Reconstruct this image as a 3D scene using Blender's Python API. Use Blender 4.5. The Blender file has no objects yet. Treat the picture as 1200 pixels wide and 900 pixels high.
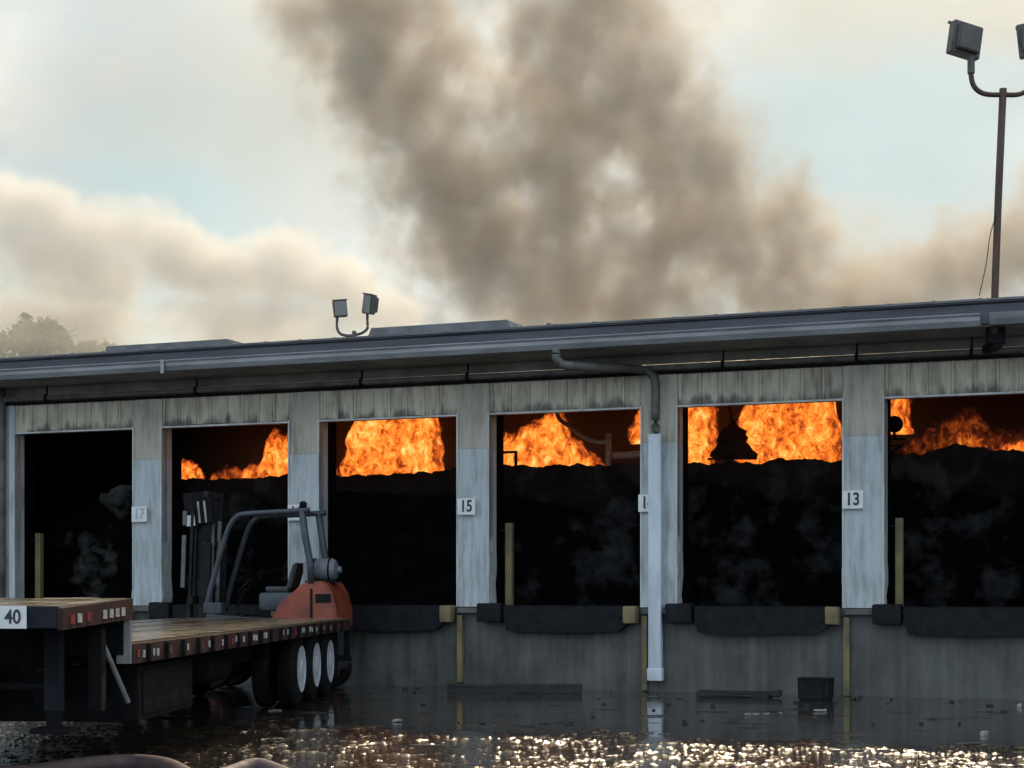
import bpy, bmesh, math, random
from mathutils import Vector, Matrix, noise as mnoise
random.seed(7)
R = math.radians
scene = bpy.context.scene
COL = scene.collection

# ------------------------------------------------------------------ camera
F = 2000.0                      # focal length in photo pixels (photo 1200 x 900)
EYE = 1.5
cam = bpy.data.cameras.new('camera')
cam.sensor_width = 36; cam.lens = 36 * F / 1200
cam.shift_y = 243 / 1200
cam.clip_start = 0.1; cam.clip_end = 3000
camo = bpy.data.objects.new('camera', cam); COL.objects.link(camo)
camo.location = (0, 0, EYE); camo.rotation_euler = (R(90), 0, 0)
scene.camera = camo

# ------------------------------------------------------------------ sky, sun, exposure
SUN_EL, SUN_AZ = R(37), R(10)    # azimuth measured from +Y towards +X
scene.view_settings.view_transform = 'Standard'
scene.view_settings.look = 'None'
scene.view_settings.exposure = 0.0
scene.view_settings.gamma = 1.0
scene.view_settings.use_curve_mapping = False
cy = scene.cycles
cy.max_bounces = 8; cy.diffuse_bounces = 3; cy.glossy_bounces = 4
cy.transparent_max_bounces = 24; cy.volume_bounces = 2
cy.volume_step_rate = 0.38; cy.volume_max_steps = 256
cy.use_denoising = True
cy.sample_clamp_indirect = 6.0

class NT:
    """tiny helper for writing node graphs"""
    def __init__(s, tree):
        s.t = tree; tree.nodes.clear()
    def n(s, typ, ins=None, **props):
        nd = s.t.nodes.new(typ)
        for k, v in props.items(): setattr(nd, k, v)
        for k, v in (ins or {}).items(): s.set(nd.inputs[k], v)
        return nd
    def set(s, sock, v):
        if isinstance(v, bpy.types.NodeSocket): s.t.links.new(v, sock)
        else:
            if isinstance(v, (tuple, list)) and sock.type == 'RGBA' and len(v) == 3: v = (*v, 1)
            sock.default_value = v
    def math(s, op, a, b=None, c=None, clamp=False):
        nd = s.n('ShaderNodeMath', operation=op, use_clamp=clamp)
        for i, v in enumerate((a, b, c)):
            if v is not None: s.set(nd.inputs[i], v)
        return nd.outputs[0]
    def vec(s, op, a, b=None, scale=None):
        nd = s.n('ShaderNodeVectorMath', operation=op)
        s.set(nd.inputs[0], a)
        if b is not None: s.set(nd.inputs[1], b)
        if scale is not None: s.set(nd.inputs['Scale'], scale)
        return nd.outputs['Value'] if op in ('LENGTH', 'DOT_PRODUCT') else nd.outputs['Vector']
    def noise(s, v, scale, detail=3, rough=.5, dist=0.0, out='Fac'):
        nd = s.n('ShaderNodeTexNoise', {'Vector': v, 'Scale': scale, 'Detail': detail, 'Roughness': rough, 'Distortion': dist})
        return nd.outputs[out]
    def mapr(s, v, a, b, c=0.0, d=1.0, smooth=False):
        nd = s.n('ShaderNodeMapRange', {'Value': v, 'From Min': a, 'From Max': b, 'To Min': c, 'To Max': d},
                 interpolation_type='SMOOTHSTEP' if smooth else 'LINEAR')
        return nd.outputs[0]
    def mix(s, f, a, b):
        nd = s.n('ShaderNodeMix', data_type='RGBA')
        s.set(nd.inputs[0], f); s.set(nd.inputs[6], a); s.set(nd.inputs[7], b)
        return nd.outputs[2]
    def ramp(s, f, stops):
        nd = s.n('ShaderNodeValToRGB', {'Fac': f}); cr = nd.color_ramp
        while len(cr.elements) < len(stops): cr.elements.new(.5)
        for e, (p, c) in zip(cr.elements, stops): e.position = p; e.color = (*c, 1)
        return nd.outputs[0]

world = bpy.data.worlds.new('World'); scene.world = world; world.use_nodes = True
g = NT(world.node_tree)
sky = g.n('ShaderNodeTexSky', sky_type='NISHITA', sun_disc=False, sun_elevation=SUN_EL, sun_rotation=SUN_AZ,
          air_density=1.0, dust_density=2.0, ozone_density=1.0)
skyc = g.vec('MINIMUM', g.vec('MULTIPLY', sky.outputs[0], (.064, .076, .072)), (.66, .78, .77))
dirv = g.n('ShaderNodeTexCoord').outputs['Generated']
flat = g.vec('MULTIPLY', dirv, (1, 1, 1.7))
n1 = g.noise(flat, 4.2, 6, .55, .3)
n2 = g.noise(flat, 11.0, 5, .55, .2)
cl = g.math('ADD', n1, g.math('MULTIPLY', g.math('SUBTRACT', n2, .5), .35))
veil = g.mapr(cl, .34, .56, 0.45, .97, True)
# two clear gaps between the clouds
def gap(az, el, rad):
    d = (math.sin(az) * math.cos(el), math.cos(az) * math.cos(el), math.sin(el))
    dd = g.math('ADD', g.vec('DOT_PRODUCT', dirv, d), g.math('MULTIPLY', g.math('SUBTRACT', n2, .5), .006))
    return g.mapr(dd, math.cos(rad), 1.0, 1, .18, True)
veil = g.math('MULTIPLY', veil, gap(R(-11.2), R(15.0), R(5.2)))
veil = g.math('MULTIPLY', veil, gap(R(11.5), R(14.0), R(6.0)))
# sunward clouds are grey; unseen ones opposite made brighter, bluer to light the facade
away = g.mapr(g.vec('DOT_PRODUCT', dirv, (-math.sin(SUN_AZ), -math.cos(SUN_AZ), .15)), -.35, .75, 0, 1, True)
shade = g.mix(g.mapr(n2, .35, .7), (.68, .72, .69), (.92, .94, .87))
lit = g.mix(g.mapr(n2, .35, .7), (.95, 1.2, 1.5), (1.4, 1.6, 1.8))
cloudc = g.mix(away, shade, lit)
halo = g.math('POWER', g.mapr(g.vec('DOT_PRODUCT', dirv, (math.sin(SUN_AZ) * math.cos(SUN_EL), math.cos(SUN_AZ) * math.cos(SUN_EL), math.sin(SUN_EL))), math.cos(R(17.5)), 1.0, 0, 1), 1.3)
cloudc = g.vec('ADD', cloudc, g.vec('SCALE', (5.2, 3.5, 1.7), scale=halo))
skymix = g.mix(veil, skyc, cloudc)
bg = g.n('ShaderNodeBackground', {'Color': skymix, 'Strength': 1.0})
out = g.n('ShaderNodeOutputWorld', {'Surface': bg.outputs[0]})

sun = bpy.data.lights.new('sun', 'SUN'); sun.energy = 2.7; sun.angle = R(.6); sun.color = (1, .81, .56)
suno = bpy.data.objects.new('sun', sun); COL.objects.link(suno)
sdir = Vector((math.sin(SUN_AZ) * math.cos(SUN_EL), math.cos(SUN_AZ) * math.cos(SUN_EL), math.sin(SUN_EL)))
suno.rotation_euler = sdir.to_track_quat('Z', 'Y').to_euler(); suno.location = sdir * 60

# ------------------------------------------------------------------ coordinates
TH = math.atan(F / 5110.0)      # the dock wall recedes to the left
CT, ST = math.cos(TH), math.sin(TH)
O = Vector((0, 26.36, 0))
def S(px):                      # along-wall metre for a photo column
    x = px - 600
    return x * 26.36 / (F * CT + x * ST)
def ZW(px, y):                  # height on the wall face
    return EYE + (693 - y) / (75.87 * (px + 4510) / 5110)
def W(s, d, z):                 # wall frame (along, into the building, up) -> world
    return Vector((O.x + CT * s + ST * d, O.y - ST * s + CT * d, z))
def P(px, py, Y):               # point seen at a photo pixel at distance Y
    k = F / Y
    return Vector(((px - 600) / k, Y, EYE + (693 - py) / k))

# ------------------------------------------------------------------ mesh helpers
class MB:
    def __init__(s): s.bm = bmesh.new()
    def _add(s, verts, faces):
        vs = [s.bm.verts.new(v) for v in verts]
        for f in faces:
            try: s.bm.faces.new([vs[i] for i in f])
            except ValueError: pass
        return vs
    def box(s, x0, x1, y0, y1, z0, z1, bevel=0.0, m=None):
        if bevel > 0:
            b = bmesh.new(); bmesh.ops.create_cube(b, size=1)
            for v in b.verts: v.co = Vector(((x0 + x1) / 2 + v.co.x * (x1 - x0), (y0 + y1) / 2 + v.co.y * (y1 - y0), (z0 + z1) / 2 + v.co.z * (z1 - z0)))
            bmesh.ops.bevel(b, geom=b.edges[:], offset=bevel, segments=2, affect='EDGES', profile=.6)
            if m: b.transform(m)
            tmp = bpy.data.meshes.new('t'); b.to_mesh(tmp); s.bm.from_mesh(tmp); bpy.data.meshes.remove(tmp); b.free()
            return s
        vs = [Vector((x, y, z)) for z in (z0, z1) for y in (y0, y1) for x in (x0, x1)]
        if m: vs = [m @ v for v in vs]
        s._add(vs, [(0, 2, 3, 1), (4, 5, 7, 6), (0, 1, 5, 4), (2, 6, 7, 3), (0, 4, 6, 2), (1, 3, 7, 5)])
        return s
    def tube(s, pts, r, n=10, cap=True, flat=1.0):
        pts = [Vector(p) for p in pts]
        rs = r if isinstance(r, (list, tuple)) else [r] * len(pts)
        rings = []; up = Vector((0, 0, 1))
        for i, p in enumerate(pts):
            a = pts[max(i - 1, 0)]; b = pts[min(i + 1, len(pts) - 1)]
            t = (b - a).normalized()
            u = t.cross(up)
            if u.length < 1e-3: u = t.cross(Vector((0, 1, 0)))
            u.normalize(); w = u.cross(t).normalized()
            rings.append([s.bm.verts.new(p + u * math.cos(k * 2 * math.pi / n) * rs[i] + w * math.sin(k * 2 * math.pi / n) * rs[i] * flat) for k in range(n)])
        for A, B in zip(rings, rings[1:]):
            for k in range(n): s.bm.faces.new((A[k], A[(k + 1) % n], B[(k + 1) % n], B[k]))
        if cap: s.bm.faces.new(rings[0][::-1]); s.bm.faces.new(rings[-1])
        return s
    def prism(s, poly, axis, a0, a1):
        """polygon extruded along an axis; poly is in the other two axes in order"""
        def pt(u, v, a): return {'x': (a, u, v), 'y': (u, a, v), 'z': (u, v, a)}[axis]
        A = [s.bm.verts.new(pt(u, v, a0)) for u, v in poly]; B = [s.bm.verts.new(pt(u, v, a1)) for u, v in poly]
        n = len(poly)
        for k in range(n): s.bm.faces.new((A[k], A[(k + 1) % n], B[(k + 1) % n], B[k]))
        s.bm.faces.new(A[::-1]); s.bm.faces.new(B)
        return s
    def lathe(s, prof, axis, c, n=28):
        """profile of (along, radius) turned about an axis through c"""
        rings = []
        for a, r in prof:
            ring = []
            for k in range(n):
                q = k * 2 * math.pi / n; u, v = r * math.cos(q), r * math.sin(q)
                o = {'x': (a, u, v), 'y': (u, a, v), 'z': (u, v, a)}[axis]
                ring.append(s.bm.verts.new(Vector(c) + Vector(o)))
            rings.append(ring)
        for A, B in zip(rings, rings[1:]):
            for k in range(n): s.bm.faces.new((A[k], A[(k + 1) % n], B[(k + 1) % n], B[k]))
        s.bm.faces.new(rings[0][::-1]); s.bm.faces.new(rings[-1])
        return s
    def rough(s, amp, scale=2.0, cuts=0, seed=0):
        if cuts: bmesh.ops.subdivide_edges(s.bm, edges=s.bm.edges[:], cuts=cuts, use_grid_fill=True)
        for v in s.bm.verts:
            v.co += Vector(mnoise.noise_vector(v.co * scale + Vector((seed, seed * 2.3, 0)))) * amp
        return s
    def build(s, name, mat, parent=None, smooth=False, loc=None, rotz=0.0):
        bmesh.ops.recalc_face_normals(s.bm, faces=s.bm.faces[:])
        me = bpy.data.meshes.new(name); s.bm.to_mesh(me); s.bm.free()
        if smooth:
            for p in me.polygons: p.use_smooth = True
        if mat: me.materials.append(mat)
        o = bpy.data.objects.new(name, me); COL.objects.link(o)
        if parent: o.parent = parent
        if loc is not None: o.location = loc
        if rotz: o.rotation_euler.z = rotz
        if smooth == 'auto':
            for p in me.polygons: p.use_smooth = True
            me.set_sharp_from_angle(angle=R(35))
        return o

def tag(o, label=None, cat=None, group=None, kind=None):
    if label: o['label'] = label
    if cat: o['category'] = cat
    if group: o['group'] = group
    if kind: o['kind'] = kind
    return o
def thing(name, label, cat, loc=(0, 0, 0), rotz=0.0, group=None):
    o = bpy.data.objects.new(name, None); COL.objects.link(o)
    o.location = loc; o.rotation_euler.z = rotz; o.empty_display_size = .3
    return tag(o, label, cat, group)
def text_mesh(txt, size, name, mat, parent, loc, rot=(R(90), 0, 0), depth=.004, bold=.0):
    cu = bpy.data.curves.new(name, 'FONT'); cu.body = txt; cu.size = size; cu.extrude = depth; cu.offset = bold
    cu.align_x = 'CENTER'; cu.align_y = 'CENTER'
    t = bpy.data.objects.new(name, cu); COL.objects.link(t)
    bpy.context.view_layer.update()
    me = bpy.data.meshes.new_from_object(t); bpy.data.objects.remove(t); bpy.data.curves.remove(cu)
    me.materials.clear(); me.materials.append(mat)
    o = bpy.data.objects.new(name, me); COL.objects.link(o)
    o.parent = parent; o.location = loc; o.rotation_euler = rot; o.scale.x = .84
    return o

# ------------------------------------------------------------------ materials
def principled(name, build):
    m = bpy.data.materials.new(name); m.use_nodes = True
    q = NT(m.node_tree)
    b = q.n('ShaderNodeBsdfPrincipled'); o = q.n('ShaderNodeOutputMaterial', {'Surface': b.outputs[0]})
    build(q, b)
    return m
def simple(name, c1, c2, scale=3.0, rough=(.4, .7), bump=.0, bscale=30, metal=0.0, stretch=(1, 1, 1), lo=.35, hi=.65, spec=.5):
    def f(q, b):
        co = q.vec('MULTIPLY', q.n('ShaderNodeTexCoord').outputs['Object'], stretch)
        n = q.noise(co, scale, 6, .6)
        q.set(b.inputs['Base Color'], q.mix(q.mapr(n, lo, hi), c1, c2))
        q.set(b.inputs['Roughness'], q.mapr(q.noise(co, scale * 2.3, 4), .3, .7, *rough))
        b.inputs['Metallic'].default_value = metal
        b.inputs['Specular IOR Level'].default_value = spec
        if bump:
            bp = q.n('ShaderNodeBump', {'Height': q.noise(co, bscale, 4), 'Strength': bump, 'Distance': .02})
            q.set(b.inputs['Normal'], bp.outputs[0])
    return principled(name, f)

def siding_mat(name, base, soot, amount, rust=(.16, .12, .08), lick=False):
    def f(q, b):
        co = q.n('ShaderNodeTexCoord').outputs['Object']
        st = q.noise(q.vec('MULTIPLY', co, (7, 7, .9)), 1.6, 6, .65)
        blot = q.noise(co, 1.1, 5, .6)
        fine = q.noise(q.vec('MULTIPLY', co, (30, 30, 4)), 1.0, 3)
        k = q.math('ADD', q.math('MULTIPLY', st, .6), q.math('MULTIPLY', blot, .5))
        col = q.mix(q.mapr(k, .62 - amount * .4, .86 - amount * .4), base, soot)
        col = q.mix(q.mapr(q.noise(q.vec('MULTIPLY', co, (5, 5, .7)), 2.3, 5, .7), .62, .74, 0, .55), col, rust)
        col = q.mix(q.mapr(fine, .3, .8, 0, .16), col, (.12, .12, .11))
        if lick:      # ragged soot left by flames licking under the lintel
            z = q.n('ShaderNodeSeparateXYZ', {0: co}).outputs[2]
            hz = q.math('ADD', z, q.math('MULTIPLY', q.math('SUBTRACT', .5, q.noise(q.vec('MULTIPLY', co, (1, 1, .4)), 3.2, 5, .65)), .75))
            col = q.mix(q.mapr(hz, 4.22, 4.40, .8, 0, True), col, (.035, .032, .028))
        q.set(b.inputs['Base Color'], col)
        q.set(b.inputs['Roughness'], q.mapr(st, .3, .7, .38, .7))
        bp = q.n('ShaderNodeBump', {'Height': q.noise(q.vec('MULTIPLY', co, (6, 6, 1.2)), 1.5, 3), 'Strength': .35, 'Distance': .03})
        q.set(b.inputs['Normal'], bp.outputs[0])
    return principled(name, f)

M = {}
M['panel'] = siding_mat('white_steel_siding', (.47, .51, .52), (.23, .235, .22), .22)
M['panel_up'] = siding_mat('grey_green_siding', (.47, .44, .345), (.23, .21, .155), .24)
M['header'] = siding_mat('sooty_ribbed_siding', (.60, .54, .41), (.19, .17, .125), .30, lick=True)
M['trim'] = simple('white_jamb_trim', (.62, .64, .62), (.38, .38, .35), 5, (.4, .6), stretch=(1, 1, .3))
M['fascia'] = simple('dark_fascia_paint', (.075, .08, .095), (.045, .048, .058), 1.2, (.38, .6), .05, 6, stretch=(.5, 4, 4))
M['gutter'] = simple('grey_gutter_metal', (.31, .315, .32), (.17, .175, .18), 1.5, (.35, .55), .08, 5, stretch=(.6, 3, 3))
M['soffit'] = simple('smoked_soffit', (.36, .33, .28), (.17, .155, .135), 1.3, (.6, .85), .1, 12)
M['pipe'] = simple('grimy_pipe', (.17, .165, .15), (.07, .067, .06), 3, (.45, .7), .05, 20)
M['roof'] = simple('weathered_roof_metal', (.16, .165, .17), (.09, .09, .095), 2, (.4, .65), .1, 10)
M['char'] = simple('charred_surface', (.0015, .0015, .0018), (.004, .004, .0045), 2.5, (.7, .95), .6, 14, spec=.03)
M['char_ash'] = simple('ashy_char', (.0018, .0019, .0021), (.050, .050, .050), 1.7, (.7, .95), .7, 10, lo=.50, hi=.80, spec=.03)  # black char with random grey ash patches
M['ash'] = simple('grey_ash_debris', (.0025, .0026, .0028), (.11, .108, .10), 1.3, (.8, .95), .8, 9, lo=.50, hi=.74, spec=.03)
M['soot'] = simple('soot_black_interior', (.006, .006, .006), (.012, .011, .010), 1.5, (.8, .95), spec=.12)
M['rubber'] = simple('burnt_rubber', (.006, .0065, .008), (.014, .015, .017), 5, (.5, .8), .3, 25, spec=.15)
M['yellow'] = simple('faded_yellow_paint', (.24, .19, .075), (.11, .09, .05), 4, (.45, .7), .1, 20, stretch=(1, 1, .5))
M['plate'] = simple('white_sign_plate', (.74, .75, .74), (.60, .61, .60), 6, (.35, .5))
M['ink'] = simple('black_sign_ink', (.02, .02, .022), (.035, .035, .04), 8, (.5, .6))
M['faint'] = simple('worn_sign_ink', (.35, .36, .36), (.5, .51, .5), 12, (.5, .6))
M['spout'] = simple('pale_blue_white_downspout', (.60, .66, .70), (.46, .50, .53), 3, (.3, .5), .1, 5, stretch=(2, 2, .4))
M['blackmetal'] = simple('black_steel', (.004, .004, .0045), (.010, .010, .011), 4, (.65, .9), .1, 15, spec=.15)
M['navy'] = simple('dark_navy_paint', (.010, .011, .016), (.02, .021, .027), 3, (.6, .85), .05, 10, spec=.15)
M['maroon'] = simple('dark_maroon_rail', (.055, .022, .02), (.03, .016, .016), 3, (.6, .85), .1, 12, spec=.15)
M['tape'] = simple('white_reflective_tape', (.66, .66, .63), (.30, .28, .26), 14, (.25, .4))
M['redtape'] = simple('red_reflective_tape', (.40, .05, .05), (.25, .04, .04), 9, (.25, .4))
M['rim'] = simple('bright_wheel_disc', (.62, .66, .70), (.46, .49, .52), 3, (.3, .5))
M['tyre'] = simple('tyre_rubber', (.005, .005, .0055), (.011, .011, .012), 6, (.6, .85), .2, 40, spec=.15)
M['orange'] = simple('orange_forklift_paint', (.31, .062, .027), (.15, .034, .018), 2.5, (.35, .55), .05, 10)
M['cabgrey'] = simple('blue_grey_frame_paint', (.05, .059, .073), (.03, .035, .043), 3, (.35, .55))
M['mast'] = simple('greasy_mast_steel', (.008, .008, .009), (.022, .022, .024), 5, (.55, .8), .1, 15, spec=.15)
M['steel'] = simple('bare_steel', (.34, .34, .34), (.20, .20, .20), 5, (.3, .5))
M['strip'] = simple('greasy_guide_steel', (.13, .13, .13), (.06, .06, .06), 5, (.3, .5))
M['firelit_pipe'] = simple('firelight_tinted_pipe', (.55, .30, .20), (.38, .20, .13), 5, (.5, .7))  # orange-pink of the firelight put into the pipe and hose colour
M['tank'] = simple('grey_gas_tank', (.16, .17, .19), (.07, .075, .085), 4, (.3, .5))
M['seat_shade'] = simple('black_vinyl_and_shade', (.02, .021, .024), (.035, .036, .04), 5, (.45, .6))
M['lamp'] = simple('bronze_lamp_housing', (.10, .095, .085), (.06, .057, .05), 4, (.45, .65))
M['lens'] = simple('dull_lamp_glass', (.20, .20, .19), (.14, .14, .13), 3, (.12, .25))
M['rustpole'] = simple('rusty_brown_pole', (.085, .04, .025), (.04, .026, .022), 3, (.5, .7), .1, 20, stretch=(2, 2, .4))
M['timber'] = simple('charred_timber', (.018, .017, .017), (.04, .038, .036), 4, (.55, .85), .5, 20, stretch=(.4, 2, 2), spec=.25)
M['hose'] = simple('mauve_hose_jacket', (.12, .08, .08), (.075, .05, .05), 6, (.55, .75), .3, 80)
M['foam'] = simple('white_scrap', (.30, .30, .29), (.16, .16, .155), 8, (.4, .6))
M['bark'] = simple('grey_bark', (.14, .12, .10), (.08, .07, .06), 5, (.8, .95), .4, 20)

def wood_mat():
    def f(q, b):
        co = q.n('ShaderNodeTexCoord').outputs['Object']
        gr = q.noise(q.vec('MULTIPLY', co, (14, .8, 6)), 2.0, 6, .65)
        pl = q.n('ShaderNodeTexWhiteNoise', {'W': q.math('FLOOR', q.math('MULTIPLY', q.n('ShaderNodeSeparateXYZ', {0: co}).outputs[0], 1 / .2158))}, noise_dimensions='1D').outputs['Value']
        col = q.mix(gr, (.30, .215, .13), (.07, .052, .036))
        col = q.mix(q.math('MULTIPLY', pl, .85), col, (.05, .038, .03))
        q.set(b.inputs['Base Color'], col)
        q.set(b.inputs['Roughness'], q.mapr(q.noise(co, 3, 4), .35, .65, .10, .34))
        bp = q.n('ShaderNodeBump', {'Height': gr, 'Strength': .3, 'Distance': .01})
        q.set(b.inputs['Normal'], bp.outputs[0])
    return principled('deck_planks', f)
M['wood'] = wood_mat()

def concrete_mat():
    def f(q, b):
        co = q.n('ShaderNodeTexCoord').outputs['Object']
        n = q.noise(co, 1.3, 8, .65); st = q.noise(q.vec('MULTIPLY', co, (3, 3, .25)), 2.0, 6, .6)
        k = q.math('ADD', q.math('MULTIPLY', n, .55), q.math('MULTIPLY', st, .45))
        col = q.mix(q.mapr(k, .38, .62), (.036, .037, .034), (.120, .119, .108))
        col = q.mix(q.mapr(q.noise(co, 22, 3), .62, .75, 0, .5), col, (.05, .05, .045))
        q.set(b.inputs['Base Color'], col)
        q.set(b.inputs['Roughness'], q.mapr(n, .3, .7, .35, .75))
        bp = q.n('ShaderNodeBump', {'Height': q.noise(co, 25, 6, .7), 'Strength': .3, 'Distance': .01})
        q.set(b.inputs['Normal'], bp.outputs[0])
    return principled('damp_concrete', f)
M['concrete'] = concrete_mat()

def ground_mat():
    def f(q, b):
        pos = q.n('ShaderNodeTexCoord').outputs['Object']
        xyz = q.n('ShaderNodeSeparateXYZ', {0: pos})
        # standing water lies along the dock; the yard in front is wet broken gravel and ash
        dist = q.math('ADD', q.math('MULTIPLY', xyz.outputs[0], ST), q.math('MULTIPLY', xyz.outputs[1], CT))   # distance along the wall normal
        edge = q.math('ADD', dist, q.math('MULTIPLY', q.math('SUBTRACT', q.noise(pos, .55, 5, .6), .5), 3.0))
        grit = q.mapr(edge, 17.3, 16.3, 0, .12, True)
        isl = q.mapr(q.noise(pos, 1.3, 5, .6), .58, .66, 0, .55, True)
        rough_m = q.math('MAXIMUM', grit, q.math('MULTIPLY', isl, .35))
        n = q.noise(pos, 7, 6, .6)
        fine = q.noise(pos, 45, 3, .6)
        q.set(b.inputs['Base Color'], q.mix(q.mapr(q.noise(pos, 2.2, 6, .6), .35, .65), (.022, .018, .015), (.050, .042, .035)))
        q.set(b.inputs['Roughness'], q.mapr(rough_m, 0, 1, .05, .12))
        b.inputs['Specular IOR Level'].default_value = .55
        vor = q.n('ShaderNodeTexVoronoi', {'Vector': q.vec('ADD', pos, q.vec('SCALE', q.noise(pos, 4, 3, out='Color'), scale=.12)), 'Scale': 9.0}).outputs['Distance']
        h1 = q.math('ADD', q.math('MULTIPLY', n, .9), q.math('MULTIPLY', vor, .55))
        hh = q.math('ADD', q.math('MULTIPLY', h1, q.math('MULTIPLY', rough_m, .085)),
                    q.math('MULTIPLY', q.noise(q.vec('MULTIPLY', pos, (1, 2.2, 1)), 2.4, 4, .55), q.mapr(rough_m, 0, 1, .004, .02)))
        hh = q.math('ADD', hh, q.math('MULTIPLY', fine, q.math('MULTIPLY', rough_m, .006)))
        bp = q.n('ShaderNodeBump', {'Height': hh, 'Strength': 1.0, 'Distance': 1.0})
        q.set(b.inputs['Normal'], bp.outputs[0])
    return principled('wet_yard', f)

def flame_mat(name, bright=1.0, dark=.0, thin=0.0):
    """glowing gas: yellow where deep, orange to dark red and see-through towards the ragged edges"""
    m = bpy.data.materials.new(name); m.use_nodes = True; q = NT(m.node_tree)
    co = q.n('ShaderNodeTexCoord').outputs['Object']
    wv = q.vec('ADD', co, q.vec('SCALE', q.vec('SUBTRACT', q.noise(co, 2.6, 3, out='Color'), (.5, .5, .5)), scale=.30))
    a = q.noise(q.vec('MULTIPLY', wv, (1, 1, .55)), 8.5, 6, .70, .25)
    c = q.noise(q.vec('MULTIPLY', wv, (1, 1, .7)), 2.1, 3, .55)
    core = q.n('ShaderNodeAttribute', attribute_name='core').outputs['Fac']
    k = q.math('ADD', q.math('MULTIPLY', a, 1.05), q.math('MULTIPLY', c, .45))
    k = q.math('ADD', k, q.math('MULTIPLY', q.math('SUBTRACT', core, 1.0), .30))
    k = q.math('SUBTRACT', k, dark)
    col = q.ramp(q.mapr(k, .46, .98), [(0, (.03, .005, .003)), (.20, (.22, .030, .006)), (.42, (.72, .13, .014)), (.66, (1.0, .30, .035)), (1, (1.0, .66, .20))])
    em = q.n('ShaderNodeEmission', {'Color': col, 'Strength': bright})
    tr = q.n('ShaderNodeBsdfTransparent')
    al = q.mapr(q.math('ADD', core, q.math('ADD', q.math('MULTIPLY', q.math('SUBTRACT', a, .5), 1.5), q.math('MULTIPLY', q.math('SUBTRACT', c, .5), 1.3))), .10 + thin, .52 + thin * 1.6, 0, 1, True)
    ms = q.n('ShaderNodeMixShader', {0: al, 1: tr.outputs[0], 2: em.outputs[0]})
    q.n('ShaderNodeOutputMaterial', {'Surface': ms.outputs[0]})
    return m
M['fire'] = flame_mat('bright_fire', 1.5)
M['dimfire'] = flame_mat('smoky_fire', .8, .12, .12)
M['glow'] = flame_mat('emissive_fire_lit_haze', .42, .22, .22)  # smoke lit by the flames, its firelight put in as emission

# ------------------------------------------------------------------ ground
b = MB(); b._add([(-600, -300, 0), (600, -300, 0), (600, 900, 0), (-600, 900, 0)], [(0, 1, 2, 3)])
tag(b.build('ground', ground_mat()), kind='structure')

def gravel():
    m = MB(); X0, X1, Y0, Y1 = -8.0, 9.0, 13.2, 20.5; dx, dy = .020, .028
    nx, ny = int((X1 - X0) / dx), int((Y1 - Y0) / dy); rows = []
    for j in range(ny + 1):
        y = Y0 + j * dy; row = []
        for i in range(nx + 1):
            x = X0 + i * dx
            w = x * ST + y * CT
            k = w + 1.5 * mnoise.noise(Vector((x * .5, y * .5, 3))) + .7 * mnoise.noise(Vector((x * 1.6, y * 1.6, 5)))
            a = min(1, max(0, (18.0 - k) / 1.5))
            if a <= 0: row.append(None); continue
            p = Vector((x, y, 0))
            h = .018 * mnoise.noise(p * 3.6) + .022 * mnoise.noise(p * 11) + .019 * mnoise.noise(p * 23) - .0085 + .014 * mnoise.noise(p * .9)
            z = h * (.35 + .65 * a) - .02 * (1 - a)
            row.append(m.bm.verts.new((x, y, z)))
        rows.append(row)
    for A, B in zip(rows, rows[1:]):
        for i in range(nx):
            q = (A[i], A[i + 1], B[i + 1], B[i])
            if None not in q and max(v.co.z for v in q) > -.008: m.bm.faces.new(q)
    for v in [v for v in m.bm.verts if not v.link_faces]: m.bm.verts.remove(v)
    def f(q, b):
        pos = q.n('ShaderNodeTexCoord').outputs['Object']
        q.set(b.inputs['Base Color'], q.mix(q.mapr(q.noise(pos, 5, 5, .6), .35, .65), (.020, .015, .011), (.055, .040, .028)))
        q.set(b.inputs['Roughness'], q.mapr(q.noise(pos, 12, 3), .3, .7, .06, .20))
        bp = q.n('ShaderNodeBump', {'Height': q.noise(pos, 60, 3, .6), 'Strength': .4, 'Distance': .01})
        q.set(b.inputs['Normal'], bp.outputs[0])
    tag(m.build('wet_gravel', principled('wet_gravel', f), None, True), 'wet brown broken gravel glittering in front of the dock water', kind='stuff')
gravel()

# ------------------------------------------------------------------ warehouse
DOCK = 1.25; DTOP = 4.25; SID = 4.74; SOF = 5.03; EAVE = 1.05
S0, S1 = -34.0, 26.0; DEPTH = 26.0
wh = thing('warehouse', 'long low dock warehouse burning inside, soot-stained white siding and open loading doors', 'warehouse', O, -TH)
DOORS = [(S(20), S(158)), (S(192), S(340)), (S(376), S(537)), (S(575), S(752)), (S(795), S(988)), (S(1037), S(1037) + 2.44)]
spans = [S0] + [v for d in DOORS for v in d] + [S1]
solids = [(spans[i], spans[i + 1]) for i in range(0, len(spans), 2)]

MB().box(S0, S1, 0.0, .35, -.3, DOCK - .10).build('foundation_wall', M['concrete'], wh)
MB().box(S0, S1, -.03, DEPTH, DOCK - .10, DOCK).build('dock_slab', M['concrete'], wh)
MB().box(S0, S1, .02, .22, DTOP, SOF + .35).build('upper_wall', M['soffit'], wh)
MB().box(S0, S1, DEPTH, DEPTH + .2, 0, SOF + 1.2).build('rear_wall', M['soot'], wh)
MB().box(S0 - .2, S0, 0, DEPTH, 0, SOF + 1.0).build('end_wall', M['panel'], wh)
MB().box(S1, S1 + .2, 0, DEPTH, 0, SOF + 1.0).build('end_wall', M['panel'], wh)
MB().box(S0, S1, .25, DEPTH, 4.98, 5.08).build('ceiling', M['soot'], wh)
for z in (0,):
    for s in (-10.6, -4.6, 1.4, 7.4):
        MB().box(s, s + .12, .3, 9.0, 4.72, 4.98).build('ceiling_beam', M['char'], wh)
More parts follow.
